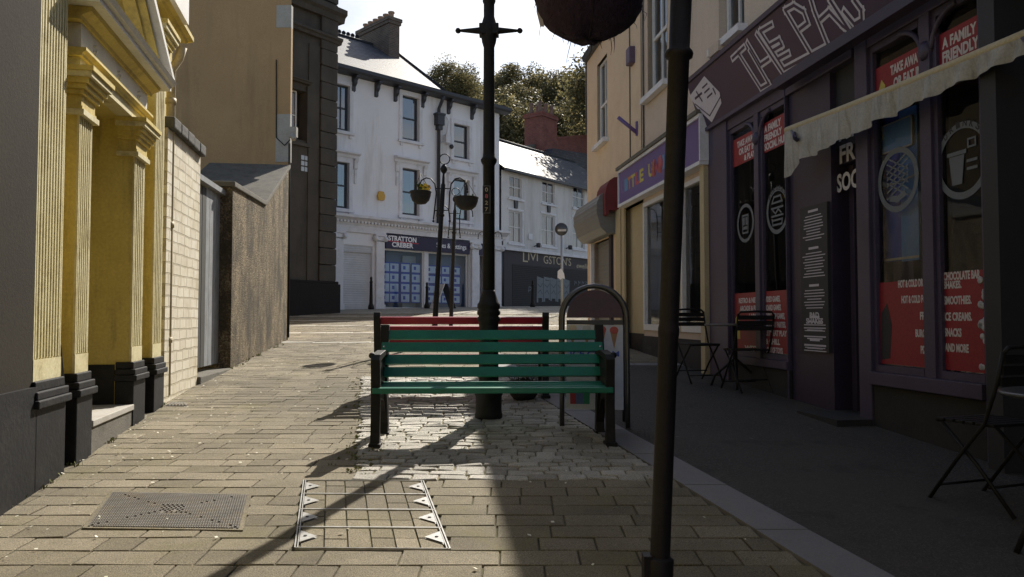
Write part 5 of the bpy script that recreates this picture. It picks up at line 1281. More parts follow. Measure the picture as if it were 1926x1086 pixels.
for k in range(21):
    t = k/20; p = rl0+D*t; wl2 = RFr.P(RFr.az(1481, 246, .0)[0]+.0, 0, 0); aa = (p-RFr.o).dot(RFr.u)
    top = RFr.P(aa, .12, FA0-.10); cur = (p+up*.045, top.lerp(p, .5)-up*(.03+.02*math.sin(t*20)), top)
    prev = cur
for fr_t in (.03, .97):
    p = rl0+D*fr_t; aa = (p-RFr.o).dot(RFr.u); s.tube([p, RFr.P(aa+.25, .3, p.z-.16), RFr.P(aa-.1, .05, p.z-.12)], .022, 6)
obj('awning_arm', s, M['plum'], AW)
s = MB(); aa0, aa1 = ra(1500), cN; s.box(RFr, aa0, 1, .12, .24, FA0-.16, FA0-.06); obj('awning_case', s, M['plum2'], AW)
# next shop: dark front running past the camera
s = MB(); s.box(RFr, ra(1889), cN, -.35, -.2, -.3, FA0-.1); s.box(RFr, ra(1888)+.0, ra(1888)+.14, -.2, .14, -.3, FA0-.1); s.box(RFr, ra(1888)+2.2, ra(1888)+2.4, -.2, .12, -.3, FA0-.1)
obj('dark_front', s, M['decal_dark'], CB)

# ------------------------------------------------------------------ street furniture
L0_ = Loc()
def V(x, y, z): return Vector((x, y, z))
# --- slatted bench, built facing -Y with its base at the origin
def bench(name, label, mat, loc, rot, dropz, ramp=0.03):
    t = thing(name, label, 'bench', loc, 'slatted benches round the lamp post', local=True, rot=rot)
    XF = Fr((0, 0), (0, 1))       # a = +y, z up; n=(1,0)
    for sx in (-1, 1):
        m = MB(); x0 = sx*.885
        def poly(p, w=.068): m.prism(XF, p, x0-w/2, x0+w/2)
        poly([(-.27, 0), (-.17, 0), (-.165, .03), (-.20, .10), (-.17, .30), (-.18, .38), (.16, .36), (.22, .25), (.27, .1), (.25, .03), (.25, 0), (.37, 0), (.36, .05), (.30, .40), (.33, .62), (.37, .86), (.35, .90), (.30, .90), (.24, .60), (.20, .44), (-.17, .43), (-.19, .56), (-.17, .63), (.1, .66), (.25, .64), (.26, .68), (.1, .70), (-.22, .68), (-.26, .64), (-.245, .5), (-.24, .3), (-.25, .1)])
        m.prism(XF, [(-.185, .38), (.18, .36), (.24, .24), (.22, .2), (.12, .30), (.0, .33), (-.12, .30), (-.17, .22)], x0-.015, x0+.015)
        m.prism(XF, [(-.2, .43), (.22, .43), (.27, .64), (-.18, .62)], x0-.016, x0+.016)
        m.box(L0_, x0-.045, x0+.045, .16, .29, -.03, .02); m.box(L0_, x0-.045, x0+.045, -.38, -.24, -.03+.02, .03)
        for yy in (-.2, .1): m.lathe(V(x0+sx*.03, yy, .65), [(.02, 0), (.03, .02), (.02, .04), (0, .045)], 8)
        obj('end_frame', m, M['black_iron'], t, bevel=.004)
    for k in range(4):
        z = .515+k*.098; y = .185+.045*k*1.0; m = MB(); tt = math.atan2(.045, .098)
        fr = XF
        dy, dz = math.sin(tt)*.040, math.cos(tt)*.040; oy, oz = -math.cos(tt)*.026, math.sin(tt)*.026
        pr = [(y-dy, z-dz), (y+dy, z+dz), (y+dy+oy, z+dz+oz), (y-dy+oy, z-dz+oz)]
        m.prism(XF, [pr[0], pr[1], pr[2], pr[3]], -.905, .905)
        for sx in (-1, 1):
            m.lathe(V(sx*.885, y+oy, z+oz), [(.010, -.002), (.010, .004), (.004, .006), (0, .006)], 8, mi=1, axis=(0, -1, .4))
        obj('back_slat', m, [mat, M['chrome']], t, bevel=.005)
    for k in range(5):
        y = -.235+k*.092; z = .445-.012*math.sin((k)/4*math.pi)+(0.0 if k else -.012); m = MB(); m.box(L0_, -.905, .905, -y-.038, -y+.038, z-.028 if k else z-.045, z); obj('seat_slat', m, mat, t, bevel=.008)
    return t
bg_ = bench('bench', 'green slatted bench with black cast iron ends, nearest on the cobbles', M['bench_green'], (-.148, 6.07, g(6.07)), R(2.2), 0)
b2 = bench('bench', 'dark red slatted bench behind the green one and the lamp post', M['bench_red'], (-.545, 8.45, g(8.45)-.005), R(183), 0)

# --- cast iron lamp post in the middle
LP = ong(919, 787); LP.z = g(LP.y)
t = thing('lamp_post', 'black cast iron lamp post with ladder bar and number plate behind green bench', 'lamp post', tuple(LP))
zl = lambda y: at(919, y, LP.y).z
m = MB(); m.lathe(LP, [(.125, -.03), (.125, .04), (.118, .05), (.118, .20), (.128, .215), (.128, .24), (.105, .26), (.095, .28)], 24)
obj('base', m, M['black_iron'], t)
m = MB(); c = V(LP.x, LP.y, 0)
m.lathe(c, [(.090, LP.z+.27), (.088, zl(614)), (.092, zl(606)), (.108, zl(602)), (.108, zl(598)), (.088, zl(595)), (.106, zl(591)), (.106, zl(586)), (.092, zl(583)), (.104, zl(579)), (.104, zl(573)), (.090, zl(569)), (.072, zl(558)), (.060, zl(550)), (.055, zl(546))], 24); obj('lower_column', m, M['black_iron'], t)
m = MB(); m.lathe(c, [(.054, zl(546)), (.054, zl(400)), (.053, zl(312)), (.070, zl(306)), (.075, zl(301)), (.058, zl(296)), (.053, zl(288)), (.050, zl(90)), (.065, zl(80)), (.078, zl(62)), (.078, zl(54)), (.062, zl(40)), (.050, zl(32)), (.050, zl(8)), (.060, zl(4)), (.060, zl(-10)), (.045, zl(-16)), (.04, 4.6)], 22); obj('column', m, M['black_iron'], t)
m = MB(); zc_ = zl(58)
for s_ in (-1, 1): m.tube([V(LP.x, LP.y, zc_), V(LP.x+s_*.08, LP.y, zc_), V(LP.x+s_*.265, LP.y, zc_)], [.035, .034, .014], 8); m.lathe(V(LP.x+s_*.285, LP.y, zc_-.028), [(0, 0), (.02, .008), (.028, .028), (.02, .048), (0, .056)], 10)
m.box(L0_, LP.x-.09, LP.x+.09, -LP.y-.06, -LP.y+.07, zc_-.05, zc_+.05); obj('ladder_bar', m, M['black_iron'], t, bevel=.008)
# lantern above (outside the picture but part of the post)
m = MB(); m.lathe(c, [(.04, 4.6), (.10, 4.64), (.17, 4.95), (.20, 4.98), (.06, 5.15), (.03, 5.25), (0, 5.27)], 6, smooth=False); obj('lantern', m, M['black_iron'], t)
PFr = Fr((LP.x, LP.y), (1, 0)); m = MB(); a0, a1 = at(909, 375, LP.y-.07).x-LP.x, at(921, 375, LP.y-.07).x-LP.x; z0, z1 = zl(402), zl(353)
m.box(PFr, a0, a1, .05, .066, z0, z1); npt = obj('number_plate', m, M['black_iron'], t); m = MB(); e = .006
for q in ((a0-e, a1+e, z1, z1+e), (a0-e, a1+e, z0-e, z0), (a0-e, a0, z0, z1), (a1, a1+e, z0, z1)): m.box(PFr, q[0], q[1], .05, .069, q[2], q[3])
obj('plate_frame', m, M['grey_metal'], npt); am3 = (a0+a1)/2; hh = (z1-z0)/4
for k, (ch_, mt) in enumerate((('0', 'letter_gold'), ('8', 'tile_r'), ('2', 'letter_gold'), ('7', 'letter_gold'))):
    m = MB(); m.text(PFr, ch_, am3, z1-hh*(k+1)+hh*.2, .067, hh*.62, hh*.45, 'c', .02, ext=.001); obj('digit', m, M[mt], npt)
m = MB(); m.box(PFr, -.05, .05, .09, .098, zl(698), zl(640)); obj('access_door', m, M['black_iron'], t)

# --- leaning post close to the camera on the right
NY = 2.92
nb = at(1240, 1086, NY); nt = at(1281, 0, NY); nd_ = (nt-nb).normalized(); zg = g(NY); pb_ = nb+nd_*((zg-nb.z)/nd_.z)
t = thing('leaning_post', 'leaning black steel post close by on the right with thin collar', 'post', tuple(pb_))
def np_(py): p = at(1240, py, NY); return nb+nd_*((p.z-nb.z)/nd_.z)
m = MB(); ys_ = [1086, 900, 640, 632, 628, 618, 612, 600, 300, 112, 108, 103, 98, 92, 0]; rs_ = [.0375, .037, .037, .039, .040, .040, .037, .037, .0385, .040, .052, .054, .052, .040, .041]
m.tube([pb_-nd_*.02]+[np_(y) for y in ys_]+[nb+nd_*3.2], [.0375]+rs_+[.036], 20); obj('shaft', m, M['post_paint'], t)
m = MB(); m.tube([pb_-nd_*.02, np_(1052), np_(1046)], [.052, .052, .040], 16); bx_ = np_(1075); m.box(Loc((bx_.x, bx_.y), 0), -.062, -.03, -.03, .03, g(NY), np_(1043).z-bx_.z+bx_.z); obj('base_sleeve', m, M['post_paint'], t)
for z_ in (5,):
    top = nb+nd_*3.0
    m = MB(); pts = [top+V(-.02, 0, -.35)]+[top+V(-.02-.17*(1-math.cos(k*math.pi/10))*1.05, 0, -.35+.30*math.sin(k*math.pi/10)) for k in range(1, 11)]
    m.tube(pts, .010, 8); obj('hoop_arm', m, M['post_paint'], t)
    m = MB(); pts = [top+V(.02+.17*(1-math.cos(k*math.pi/10))*1.05, 0, -.35+.30*math.sin(k*math.pi/10)) for k in range(0, 11)]; m.tube(pts, .010, 8); obj('hoop_arm', m, M['post_paint'], t)
# hanging basket above
HB = at(1107, -8, NY-.02); t = thing('hanging_basket', 'large fibre lined hanging basket overhead beside the leaning post', 'hanging basket', tuple(HB+V(0, 0, -.17)))
m = MB(); r0 = .205; prof = []; seg = 30; n = 12
rnd = random.Random(9)
for k in range(n+1):
    an = math.pi/2*k/n; prof.append((r0*math.sin(an)**.8*1.0+.001, -.165*math.cos(an)))
i0 = 0
for k in range(n+1):
    for j in range(seg):
        th = 2*math.pi*j/seg; rr_2 = prof[k][0]*(1+rnd.uniform(-.035, .035)); m.v.append(HB+V(rr_2*math.cos(th), rr_2*math.sin(th), prof[k][1]+rnd.uniform(-.006, .006)+.006*math.sin(th*3)))
for k in range(n):
    for j in range(seg):
        jj = (j+1) % seg; m.f.append([k*seg+j, k*seg+jj, (k+1)*seg+jj, (k+1)*seg+j]); m.uv.append([(0, 0)]*4); m.sm.append(True); m.mi.append(0)
obj('liner', m, M['liner'], t)
m = MB()
for q in range(60):
    th = rnd.uniform(0, 6.28); an = rnd.uniform(.2, 1.5); p = HB+V(r0*math.sin(an)*math.cos(th), r0*math.sin(an)*math.sin(th), -.165*math.cos(an)); o_ = (p-HB).normalized()
    L = rnd.uniform(.006, .022) if q > 9 else rnd.uniform(.03, .06); p2 = p+o_*L*.5+V(rnd.uniform(-.4, .4)*L, rnd.uniform(-.4, .4)*L, -L*.6); p3 = p2+V(rnd.uniform(-.4, .4)*L, 0, -L*.7)
    m.tube([p, p2, p3], [.0016, .0012, .0006], 4)
obj('fibres', m, M['liner'], t, kind='stuff')
m = MB()
for k in range(3):
    th = k*2.1+.5; m.tube([HB+V(r0*math.cos(th), r0*math.sin(th), 0), V(HB.x, HB.y, HB.z+.42)], .003, 4)
for k in range(4): m.tube([HB+V(r0*math.sin(a_)*math.cos(k*.785), r0*math.sin(a_)*math.sin(k*.785), -.168*math.cos(a_)) for a_ in [x*.1571*1.0-1.571 for x in range(21)]], .0025, 5)
obj('wire_frame', m, M['post_paint'], t)
m = MB(); s0 = at(1013, 2, NY-.02)
for off_, L in ((0, .11), ):
    pr = [s0+V(0, 0, .05), s0, at(1013, 22, NY-.02), at(1020, 50, NY-.02)]
    for k in range(3): d = V(.008, 0, 0); m.face([pr[k]-d, pr[k]+d, pr[k+1]+d, pr[k+1]-d]); m.face([pr[k]-d+V(0, .004, 0), pr[k]+d+V(0, .004, 0), pr[k+1]+d+V(0, .004, 0), pr[k+1]-d+V(0, .004, 0)])
obj('hanging_strap', m, M['letter_grey'], t)
m = MB(); rnd = random.Random(2)
for q in range(260):
    th = rnd.uniform(0, 6.28); r_ = rnd.uniform(.0, .23); p = HB+V(r_*math.cos(th), r_*math.sin(th), .02+rnd.uniform(0, .13)*(1-r_*2)); d1 = V(rnd.uniform(-1, 1), rnd.uniform(-1, 1), rnd.uniform(-1, 1)).normalized()*.022; d2 = d1.cross(V(rnd.uniform(-1, 1), 1, .3)).normalized()*.012
    m.face([p-d1, p+d2, p+d1, p-d2])
obj('plants', m, M['leaf_small'], t, kind='stuff')

# --- hoop poles with flower baskets
def hoop_pole(loc, lean, H, label):
    t = thing('basket_pole', label, 'flower pole', loc, 'black hoop topped flower basket poles', local=True)
    ax = V(lean, 0, 1); P = lambda h: V(ax.x*h, 0, h)
    m = MB(); m.tube([P(-.02), P(.02), P(1.0), P(1.05), P(H-.45), P(H-.42), P(H-.2)], [.075, .055, .055, .05, .045, .03, .025], 12); m.tube([P(H*.70), P(H*.70+.05)], .06, 12); m.lathe(P(H-.22), [(.03, 0), (.06, .04), (.07, .09), (.05, .14), (.02, .17)], 12); obj('pole', m, M['black_iron'], t)
    m = MB(); c_ = P(H+.06); m.tube([c_+V(.10*math.cos(k*math.pi/10), 0, .10*math.sin(k*math.pi/10)) for k in range(21)], .011, 6); obj('finial_ring', m, M['black_iron'], t)
    for s_ in (-1, 1):
        m = MB(); b = P(H-.95); b2_ = P(H-.5)
        pts = [b+V(s_*.16, 0, -.18), b+V(s_*.14, 0, .0), b2_+V(s_*.13, 0, -.1), b2_+V(s_*.16, 0, .07), b2_+V(s_*.24, 0, .17), b2_+V(s_*.33, 0, .19), b2_+V(s_*.42, 0, .14), b2_+V(s_*.47, 0, .03), b2_+V(s_*.48, 0, -.06)]
        m.tube(pts, .014, 7); m.tube([P(H-.52), P(H-.52)+V(s_*.14, 0, 0)], .011, 6); m.tube([b, b+V(s_*.15, 0, 0)], .011, 6); m.lathe(b+V(s_*.16, 0, -.24), [(0, 0), (.03, .03), (0, .06)], 8); m.lathe(b2_+V(s_*.48, 0, -.12), [(0, 0), (.025, .03), (0, .06)], 8)
        obj('hoop_arm', m, M['black_iron'], t)
    return t
def basket(p, r, flowers, label, hang=.0):
    t = thing('flower_basket', label, 'hanging basket', tuple(p), local=True)
    m = MB(); m.lathe(V(0, 0, 0), [(.02, 0), (r*.5, .015), (r*.82, .08), (r*.97, .17), (r, .235), (r*1.04, .24), (r*1.04, .26), (r*.95, .26), (r*.93, .2), (.0, .19)], 22); obj('bowl', m, M['basket_dark'], t)
    m = MB()
    for k in range(3): th = k*2.094+.4; m.tube([V(r*math.cos(th), r*math.sin(th), .25), V(0, 0, .25+hang)], .005, 4)
    obj('chains', m, M['black_iron'], t)
    rn = random.Random(4); m = MB(); l = MB()
    for q in range(140 if flowers == 'y' else 30):
        th = rn.uniform(0, 6.28); rr_ = r*rn.uniform(0, .9)
        if flowers == 'y': th = rn.gauss(.0, .9); 
        zz = .24+rn.uniform(0, .15)*(1 if flowers == 'y' else .3); p_ = V(rr_*math.cos(th), rr_*math.sin(th), zz); d1 = V(rn.uniform(-1, 1), rn.uniform(-1, 1), rn.uniform(-1, 1)).normalized()*.035; d2 = d1.cross(V(.3, 1, rn.uniform(-1, 1))).normalized()*.022
        (m if q % 3 else l).face([p_-d1, p_+d2, p_+d1, p_-d2])
    obj('flowers', m, M['yellow_flower' if flowers == 'y' else 'white_flower'], t); obj('leaves', l, M['leaf_small'], t); return t
def pole_from(pxb, pxt, pyt, D, lab):
    H = 3.72; bx = at(pxb, 595, D).x; z0 = g(D); top = at(pxt, pyt, D); return (bx, D, z0), (top.x-bx)/(top.z-z0), top.z-z0-.16
pl1, ln1, H1 = pole_from(816, 837, 290, 15, ''); hoop_pole(pl1, ln1, H1, 'black leaning hoop pole holding the basket of yellow flowers')
pl2, ln2, H2 = pole_from(848, 857, 354, 20.5, ''); hoop_pole(pl2, ln2, H2, 'black hoop pole further back, right of the yellow flowers, partly behind the nearest pole')
pl3, ln3, H3 = pole_from(921, 922, 414, 31, ''); hoop_pole(pl3, ln3, H3, 'farthest hoop pole, hidden behind the lamp post with its arms showing')
pb = at(791, 385, 15); basket(pb, .205, 'y', 'dark bowl basket with yellow flowers on the leaning hoop pole', at(791, 325, 15).z-pb.z-.27)
pb = at(877, 396, 15.1); basket(pb, .235, 'w', 'dark bowl basket with few pale flowers right of the hoop poles', at(877, 335, 15).z-pb.z-.27)

# --- A-frame pavement sign with ice creams
fL, fR = ong(1057, 803), ong(1181, 806); fL.z = g(fL.y); fR.z = g(fR.y)
AF = Fr(fL.xy, (fR-fL).xy.normalized().to_tuple()); AW_ = (fR-fL).length; AFz = g(fL.y); AH = at(1120, 538, fL.y+.1).z-AFz
t = thing('pavement_sign', 'arched metal pavement sign with ice cream poster beside the green bench', 'pavement sign', tuple(AF.P(AW_/2, -.2, AFz)))
rA = AW_/2
def legpts(lean, r, b0=0):
    pts = [(0, 0), (0, .3), (0, AH-rA)]+[(rA-rA*math.cos(k*math.pi/14), AH-rA+rA*math.sin(k*math.pi/14)) for k in range(1, 14)]+[(AW_, AH-rA), (AW_, .3), (AW_, 0)]
    return [AF.P(a, b0-lean*h, AFz+h) for a, h in pts]
m = MB(); m.tube(legpts(.13, .0), .021, 10); obj('front_frame', m, M['grey_metal'], t)
m = MB(); m.tube([p+V(-.025, 0, 0) for p in legpts(-.13+.0, 0, -.34)], .017, 10); obj('back_frame', m, M['grey_metal'], t)
def AP(a, h, e=.0): return AF.P(a, -.13*h+.0+e, AFz+h)
hA = AH-rA-.02; m = MB(); n = 18
pts = [(rA-(rA-.035)*math.cos(k*math.pi/n), hA+.02+(rA-.035)*math.sin(k*math.pi/n)) for k in range(n+1)]
def slab(m, pts, e0, e1, mi=0):
    i = len(m.v); n = len(pts); m.v += [AP(a, h, e0) for a, h in pts]+[AP(a, h, e1) for a, h in pts]
    m.f.append([i+n+k for k in range(n)]); m.f.append([i+n-1-k for k in range(n)]); m.uv += [[(0, 0)]*n]*2; m.sm += [False]*2; m.mi += [mi]*2
    for k in range(n): j = (k+1) % n; m.f.append([i+k, i+j, i+n+j, i+n+k]); m.uv.append([(0, 0)]*4); m.sm.append(False); m.mi.append(mi)
slab(m, list(reversed(pts)), -.012, .004); obj('arched_panel', m, M['arch_panel'], t)
m = MB(); slab(m, [(.035, hA-.04), (AW_-.035, hA-.04), (AW_-.035, hA), (.035, hA)], -.015, .012); obj('rail', m, M['gutter'], t)
h0 = at(1110, 770, fL.y).z-AFz; m = MB(); slab(m, [(.035, h0), (AW_-.035, h0), (AW_-.035, hA-.042), (.035, hA-.042)], -.012, .006); po = obj('poster', m, M['board_poster'], t, 'pale poster with ice creams and lollies')
def onA(px, py): 
    h = at(px, py, fL.y+.05).z-AFz; a = AF.a(px, py); return a, h
def cone(px, py, mt):
    a, h = onA(px, py); m = MB(); m.face([AP(a-.033, h+.02, .008), AP(a, h-.13, .008), AP(a+.033, h+.02, .008)]); obj('printed_cone', m, M['cone'], po)
    m = MB(); slab(m, [(a+.037*math.cos(k*.524), h+.03+.033*math.sin(k*.524)) for k in range(12)], .007, .010); obj('printed_scoop', m, M[mt], po)
cone(1076, 625, 'scoop_a'); cone(1103, 625, 'panel_white'); cone(1132, 627, 'scoop_b'); cone(1155, 628, 'scoop_b')
class AFT:   # lettering on the leaning board
    @staticmethod
    def P(a, b, z): return AP(a, z, b)
m = MB(); a_, h_ = onA(1120, 668); m.text(AFT, 'ICE CREAM', AW_*.5+.0, h_-.01, .007, .045, .42, 'c', .03); a_, h_ = onA(1090, 695); m.text(AFT, 'DESSERTS', AW_*.32, h_-.02, .007, .04, .22, 'c', .02); obj('lettering', m, M['banner_blue'], po)
for px, mt in ((1079, 'lolly_r'), (1102, 'lolly_g'), (1090, 'lolly_b')):
    a_, h_ = onA(px, 748); m = MB(); d = .03; e = {'lolly_r': .007, 'lolly_g': .0075, 'lolly_b': .0085}[mt]; slab(m, [(a_-d, h_-.05), (a_+d, h_-.05), (a_+d*1.1, h_+.05), (a_, h_+.07), (a_-d*1.1, h_+.05)], .006, e+.002); obj('printed_lolly', m, M[mt], po)
# planter pot behind the green bench, and card on the red bench
pp = ong(985, 752); pp.z = g(pp.y); t = thing('plant_pot', 'low round dark pot of dry plants behind the green bench', 'plant pot', tuple(pp))
m = MB(); m.lathe(pp, [(.10, 0), (.14, .05), (.17, .16), (.18, .19), (.165, .19), (.15, .15), (0, .14)], 18); obj('pot', m, M['basket_dark'], t)
m = MB(); rnd = random.Random(6)
for q in range(120):
    th = rnd.uniform(0, 6.28); b = pp+V(math.cos(th), math.sin(th), 0)*rnd.uniform(0, .12)+V(0, 0, .15); tip = b+V(rnd.uniform(-.08, .08), rnd.uniform(-.08, .08), rnd.uniform(.05, .13)); m.tube([b, b.lerp(tip, .6), tip], [.004, .003, .001], 4)
obj('plant', m, M['soil'], t, kind='stuff')
m = MB(); m.box(Loc((-.0+.03, 8.22), R(3)), -.14, .14, -.1, .1, g(8.3)+.515, g(8.3)+.52); single('white_card', m, M['paper'], 'white sheet of card lying on the red bench seat', 'card')

# --- bistro table and folding chairs
def bchair(loc, rot, label):
    t = thing('folding_chair', label, 'chair', loc, 'dark folding chairs at the cafe', local=True, rot=rot)
    XF = Fr((0, 0), (0, 1))
    for sx in (-1, 1):
        m = MB(); x = sx*.21; m.tube([V(x, -.24, 0), V(x, -.05, .26), V(x, .12, .47), V(x, .20, .70), V(x, .235, .86)], .011, 8); obj('back_leg', m, M['black_iron'], t)
        m = MB(); x = sx*.185; m.tube([V(x, .26, 0), V(x, .05, .24), V(x, -.17, .45)], .011, 8); obj('front_leg', m, M['black_iron'], t)
    m = MB(); m.tube([V(-.21, .235, .85), V(-.18, .243, .885), V(0, .245, .893), V(.18, .243, .885), V(.21, .235, .85)], .012, 8)
    for k in range(3): z = .705+k*.06; m.box(L0_, -.205, .205, -.222-k*.012, -.200-k*.012, z-.024, z+.024)
    obj('backrest', m, M['black_iron'], t)
    m = MB()
    for k in range(6): y = -.17+k*.062; m.box(L0_, -.2, .2, -y-.024, -y+.024, .455, .472)
    m.tube([V(-.19, -.2, .455), V(.19, -.2, .455)], .012, 6); obj('seat', m, M['black_iron'], t, bevel=.004)
    m = MB(); m.tube([V(-.19, .12, .13), V(.19, .12, .13)], .008, 6); m.tube([V(-.2, -.18, .09), V(.2, -.18, .09)], .008, 6); obj('stretcher', m, M['black_iron'], t); return t
tp_ = ong(1382, 733); ty = 9.0; tx_ = at(1382, 600, ty).x
t = thing('cafe_table', 'round dark bistro table between the two folding chairs outside the cafe', 'table', (tx_, ty, g(ty)), local=True)
m = MB(); m.lathe(V(0, 0, 0), [(0, .715), (.33, .715), (.345, .72), (.345, .735), (.33, .74), (0, .74)], 28); obj('tabletop', m, M['grey_metal'], t, bevel=.002)
m = MB(); m.tube([V(0, 0, .16), V(0, 0, .715)], .028, 10); obj('column', m, M['black_iron'], t)
for k in range(3):
    th = k*2.094+.3; d = V(math.cos(th), math.sin(th), 0); m = MB(); m.tube([V(0, 0, .34), d*.12+V(0, 0, .24), d*.26+V(0, 0, .13), d*.31, ], .014, 7); obj('foot', m, M['black_iron'], t)
c1 = bchair((at(1312, 640, 9.5).x, 9.5, g(9.5)), R(14), 'folding chair left of the round table in front of the cream shop window')
c2 = bchair((at(1408, 640, 8.75).x-.02, 8.75, g(8.75)), R(160), 'folding chair right of the round table in front of the far red poster')
c2.rotation_euler.z = R(188)
c3 = bchair((at(1884, 700, 4.35).x-.06, 4.35, g(4.35)), R(200), 'dark folding chair at the right edge before the near cafe window')
# near table at the right edge
ty = 3.55; tx_ = at(2040, 650, ty).x; t = thing('cafe_table', 'dark bistro table cut off by the right edge of view', 'table', (tx_, ty, g(ty)), local=True)
m = MB(); m.lathe(V(0, 0, 0), [(0, .715), (.33, .715), (.345, .72), (.345, .735), (.33, .74), (0, .74)], 28); obj('tabletop', m, M['grey_metal'], t)
m = MB(); m.tube([V(0, 0, .16), V(0, 0, .715)], .028, 10); obj('column', m, M['black_iron'], t)
for k in range(3):
    th = k*2.094+.9; d = V(math.cos(th), math.sin(th), 0); m = MB(); m.tube([V(0, 0, .34), d*.12+V(0, 0, .24), d*.26+V(0, 0, .13), d*.31], .014, 7); obj('foot', m, M['black_iron'], t)

# --- bollards, round traffic sign, far pavement sign
def bollard(px, py, label, H, D):
    p = at(px, py, D); z0 = g(D); t = thing('bollard', label, 'bollard', (p.x, D, z0), 'black bollards before the far shops', local=True)
    m = MB(); m.lathe(V(0, 0, 0), [(.12, 0), (.12, .1), (.085, .2), (.07, .26), (.055, H-.22), (.065, H-.2), (.065, H-.16), (.045, H-.13), (.045, H-.06), (.055, H-.04), (.04, H+.02), (0, H+.04)], 14); obj('post', m, M['black_iron'], t)
    m = MB(); m.lathe(V(0, 0, 0), [(.087, H-.155), (.0875, H-.13)], 14); return t
bollard(698, 560, 'black bollard in front of the white roller shutter', 1.25, 30.3)
bollard(803, 565, 'black bollard before the estate agent doorway', 1.05, 32)
bollard(1002, 565, 'slim bollard in front of the graffiti shutter', 1.15, 34.5)
D = 27; sx_ = at(1057, 560, D).x; z0 = g(D); t = thing('traffic_sign', 'grey post with round sign seen from behind and small white plate', 'road sign', (sx_, D, z0))
dt = at(1057, 421, D).z; m = MB(); m.tube([V(sx_, D, z0-.02), V(sx_, D, dt)], .045, 10); obj('pole', m, M['galv'], t)
m = MB(); m.lathe(V(sx_-.02, D-.06, at(1057, 432, D).z), [(.225, 0), (.225, .02), (.0, .021)], 26, axis=(0, -1, 0)); obj('disc', m, M['grey_metal'], t); m = MB(); m.box(L0_, sx_-.15, sx_+.15, -D+.06, -D+.10, at(1057, 436, D).z, at(1057, 434, D).z+.03); obj('bracket', m, M['galv'], t)
m = MB(); cz = at(1057, 516, D).z; m.prism(Fr((sx_-.03, D-.05), (1, 0)), [(-.13, -.12+cz), (-.02, cz-.2), (.04, cz-.14), (.13, cz-.17), (.1, cz+.02), (.0, cz+.20), (-.12, cz+.1)], 0, .02); obj('small_plate', m, M['paper'], t)
pf = at(833, 576, 31); pf.z = g(31); t = thing('pavement_sign', 'white A-frame board standing before the estate agent window', 'pavement sign', tuple(pf)); BF = Fr((pf.x, pf.y), (.85, .5))
for s_, mt in ((-1, 'frame_white'), (1, 'gutter')):
    m = MB(); fr = Fr((pf.x, pf.y), (-.35, .94)) ; 
    o0, o1 = (-.42, -.05) if s_ < 0 else (.42, .05)
    q = [fr.P(-.0, 0, 0)]; a0, a1 = -.0, .62
    P4 = [BF.P(o0, .3, pf.z+.02), BF.P(o1, .3, pf.z+1.0), BF.P(o1, -.3, pf.z+1.0), BF.P(o0, -.3, pf.z+.02)]
    i = len(m.v); off = BF.u*.03*s_; m.v += P4+[p+off for p in P4]
    for f in ([0, 1, 2, 3], [7, 6, 5, 4], [0, 4, 5, 1], [1, 5, 6, 2], [2, 6, 7, 3], [3, 7, 4, 0]): m.f.append([i+k for k in f]); m.uv.append([(0, 0)]*4); m.sm.append(False); m.mi.append(0)
    pn = obj('board', m, M[mt], t)
    if s_ < 0:
        m = MB(); Q = [P4[0].lerp(P4[2], .2), P4[1].lerp(P4[3], .45), P4[2].lerp(P4[0], .45), P4[3].lerp(P4[1], .2)]; Q = [p-BF.u*.035 for p in Q]; m.face(Q); obj('notice', m, M['banner_blue'], pn)

# ------------------------------------------------------------------ trees on the hill
def crown_mesh(seed, rx, ry, rz_, nclus, nleaf, leaf):
    rn = random.Random(seed); m = MB(); cl = []
    for _ in range(nclus):
        th = rn.uniform(0, 6.28); u = rn.uniform(-.55, 1); rr_ = math.sqrt(max(0, 1-u*u)); k = rn.uniform(.55, .95)
        cl.append((V(rx*rr_*math.cos(th)*k, ry*rr_*math.sin(th)*k, rz_*u*k), rn.uniform(.22, .42)*min(rx, rz_)))
    for c_, r_ in cl:
        for _ in range(nleaf):
            d = V(rn.gauss(0, 1), rn.gauss(0, 1), rn.gauss(0, 1)).normalized(); p = c_+d*r_*rn.uniform(.55, 1.12)
            d1 = (V(rn.gauss(0, 1), rn.gauss(0, 1), rn.gauss(0, .7))).normalized()*leaf*rn.uniform(.6, 1.2); d2 = d1.cross(d+V(.1, .2, .1)).normalized()*leaf*.55
            i = len(m.v); m.v += [p-d1, p+d2, p+d1, p-d2]; m.f.append([i, i+1, i+2, i+3]); m.uv.append([(0, 0)]*4); m.sm.append(False); m.mi.append(0)
    return m, cl
protos = []
for sd_, dims in ((1, (5.5, 5, 4.6)), (2, (5, 5, 5.6)), (3, (6.5, 5.5, 4.2))):
    protos.append((crown_mesh(sd_, *dims, 60, 380, .165), dims))
tree_meshes = {}
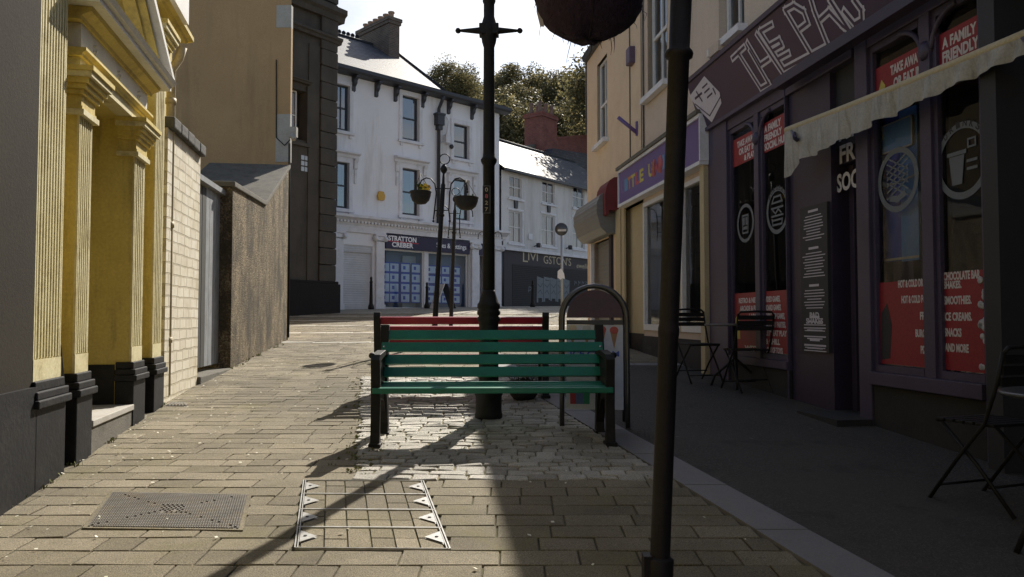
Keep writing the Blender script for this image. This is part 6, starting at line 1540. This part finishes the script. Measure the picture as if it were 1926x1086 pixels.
def tree(px, pytop, D, k, sc, label, rot=0):
    (m, cl), dims = protos[k]; top = at(px, pytop, D); H = dims[2]*sc
    base = V(top.x, D, hz(top.x, D)-.5); cz = top.z-H*1.02
    t = thing('tree', label, 'tree', tuple(base), 'trees on the hill behind the roofs', local=True, rot=rot)
    if k not in tree_meshes:
        o = obj('crown', m, M['foliage'], t); tree_meshes[k] = o.data
    else:
        o = bpy.data.objects.new('crown', tree_meshes[k]); COL.objects.link(o); o.parent = t
    o.location = (0, 0, cz-base.z); o.scale = (sc, sc, sc)
    tm_ = MB(); hh = cz-base.z; tm_.tube([V(0, 0, -.5), V(.1, 0, hh*.5), V(0, .1, hh+H*.3)], [.5*sc, .36*sc, .12*sc], 8)
    for c_, r_ in cl[:9]: q = c_*sc*.85+V(0, 0, hh); tm_.tube([V(0, 0, hh-H*.5), q.lerp(V(0, 0, hh-H*.3), .5), q], [.2*sc, .13*sc, .05*sc], 5)
    obj('trunk', tm_, M['bark'], t)
TR = [(850, 118, 74, 1, .62, 'small loose tree at the left end, rising above the white building eaves', 0),
      (893, 140, 78, 0, .78, 'golden green tree just left of the lamp post', 1.0),
      (985, 128, 80, 0, .95, 'broad rounded tree right of the lamp post, tallest in the middle', 2.2),
      (1045, 143, 76, 2, .8, 'bushy tree above the red chimney', .6),
      (1088, 165, 72, 1, .8, 'tree half hidden by the peach building', 3.0),
      (935, 190, 66, 2, .72, 'dark lower tree behind the lamp post and white gutter', 4.0),
      (1005, 200, 64, 1, .75, 'dark tree just left of the red chimney', 5.0),
      (1080, 205, 63, 0, .75, 'dark tree just right of the red chimney', 1.7),
      (830, 165, 82, 2, .8, 'tree mostly hidden behind the white building roof', 2.9),
      (1200, 40, 55, 1, 1.0, 'tall tree hidden behind the peach building', .3),  # added out of view to cast shade on the jewellers roof
      (965, 168, 70, 0, .8, 'mid-height tree between the lamp post and red chimney', 3.6),
      (1120, 185, 68, 2, .8, 'low bushy tree beside the peach wall edge', 2.0)]
for a_ in TR: tree(*a_)

# ------------------------------------------------------------------ houses added behind the camera to cut sky light (seen only in reflections)
def plain_house(fr, a0, a1, H, mat, label, name='sky_block_house'):
    t = thing(name, label, 'house', tuple(fr.P((a0+a1)/2, -3, -.3)))
    n = max(1, int((a1-a0)/2.4)); ops = []
    for k in range(n):
        c = a0+(a1-a0)*(k+.5)/n
        for z0, z1 in ((.9, 2.5), (4.1, 5.7)): ops.append((c-.5, c+.5, z0, z1))
    m = MB(); wall(m, fr, a0, a1, -.8, H, ops, 0, .2); m.box(fr, a0, a1, -7, -.9, -.8, H); obj('wall', m, M[mat], t)
    for o in ops: sash(t, fr, o[0]+.02, o[1]-.02, o[2], o[3], -.1, M['frame_white'], M['glass'], 0, (.5,), .06)
    m = MB(); m.prism(Fr(fr.P(0, 0, 0).xy, fr.u.xy), [(a0, H+.001), (a1, H+.001), (a1, H+.2), (a0, H+.2)], -7, .25)
    m.mould(fr, [(.25, H+.2), (-7, H+.2), (-3.4, H+2.4)], a0, a1); obj('roof', m, M['slate_dark'], t)
plain_house(Fr((-2.1, -7), (.05, 1)), -12, .9, 7.2, 'white_quoin', 'white terrace house on the left, behind the viewpoint')
plain_house(Fr((4.4, -4.2), (.0, -1)), .0, 14, 7.4, 'brown_brick', 'sooty brick terrace house on the right, behind the viewpoint')
plain_house(Fr((6, -21), (-1, 0)), .0, 12, 8, 'grey_white', 'pale house closing the street behind the viewpoint')
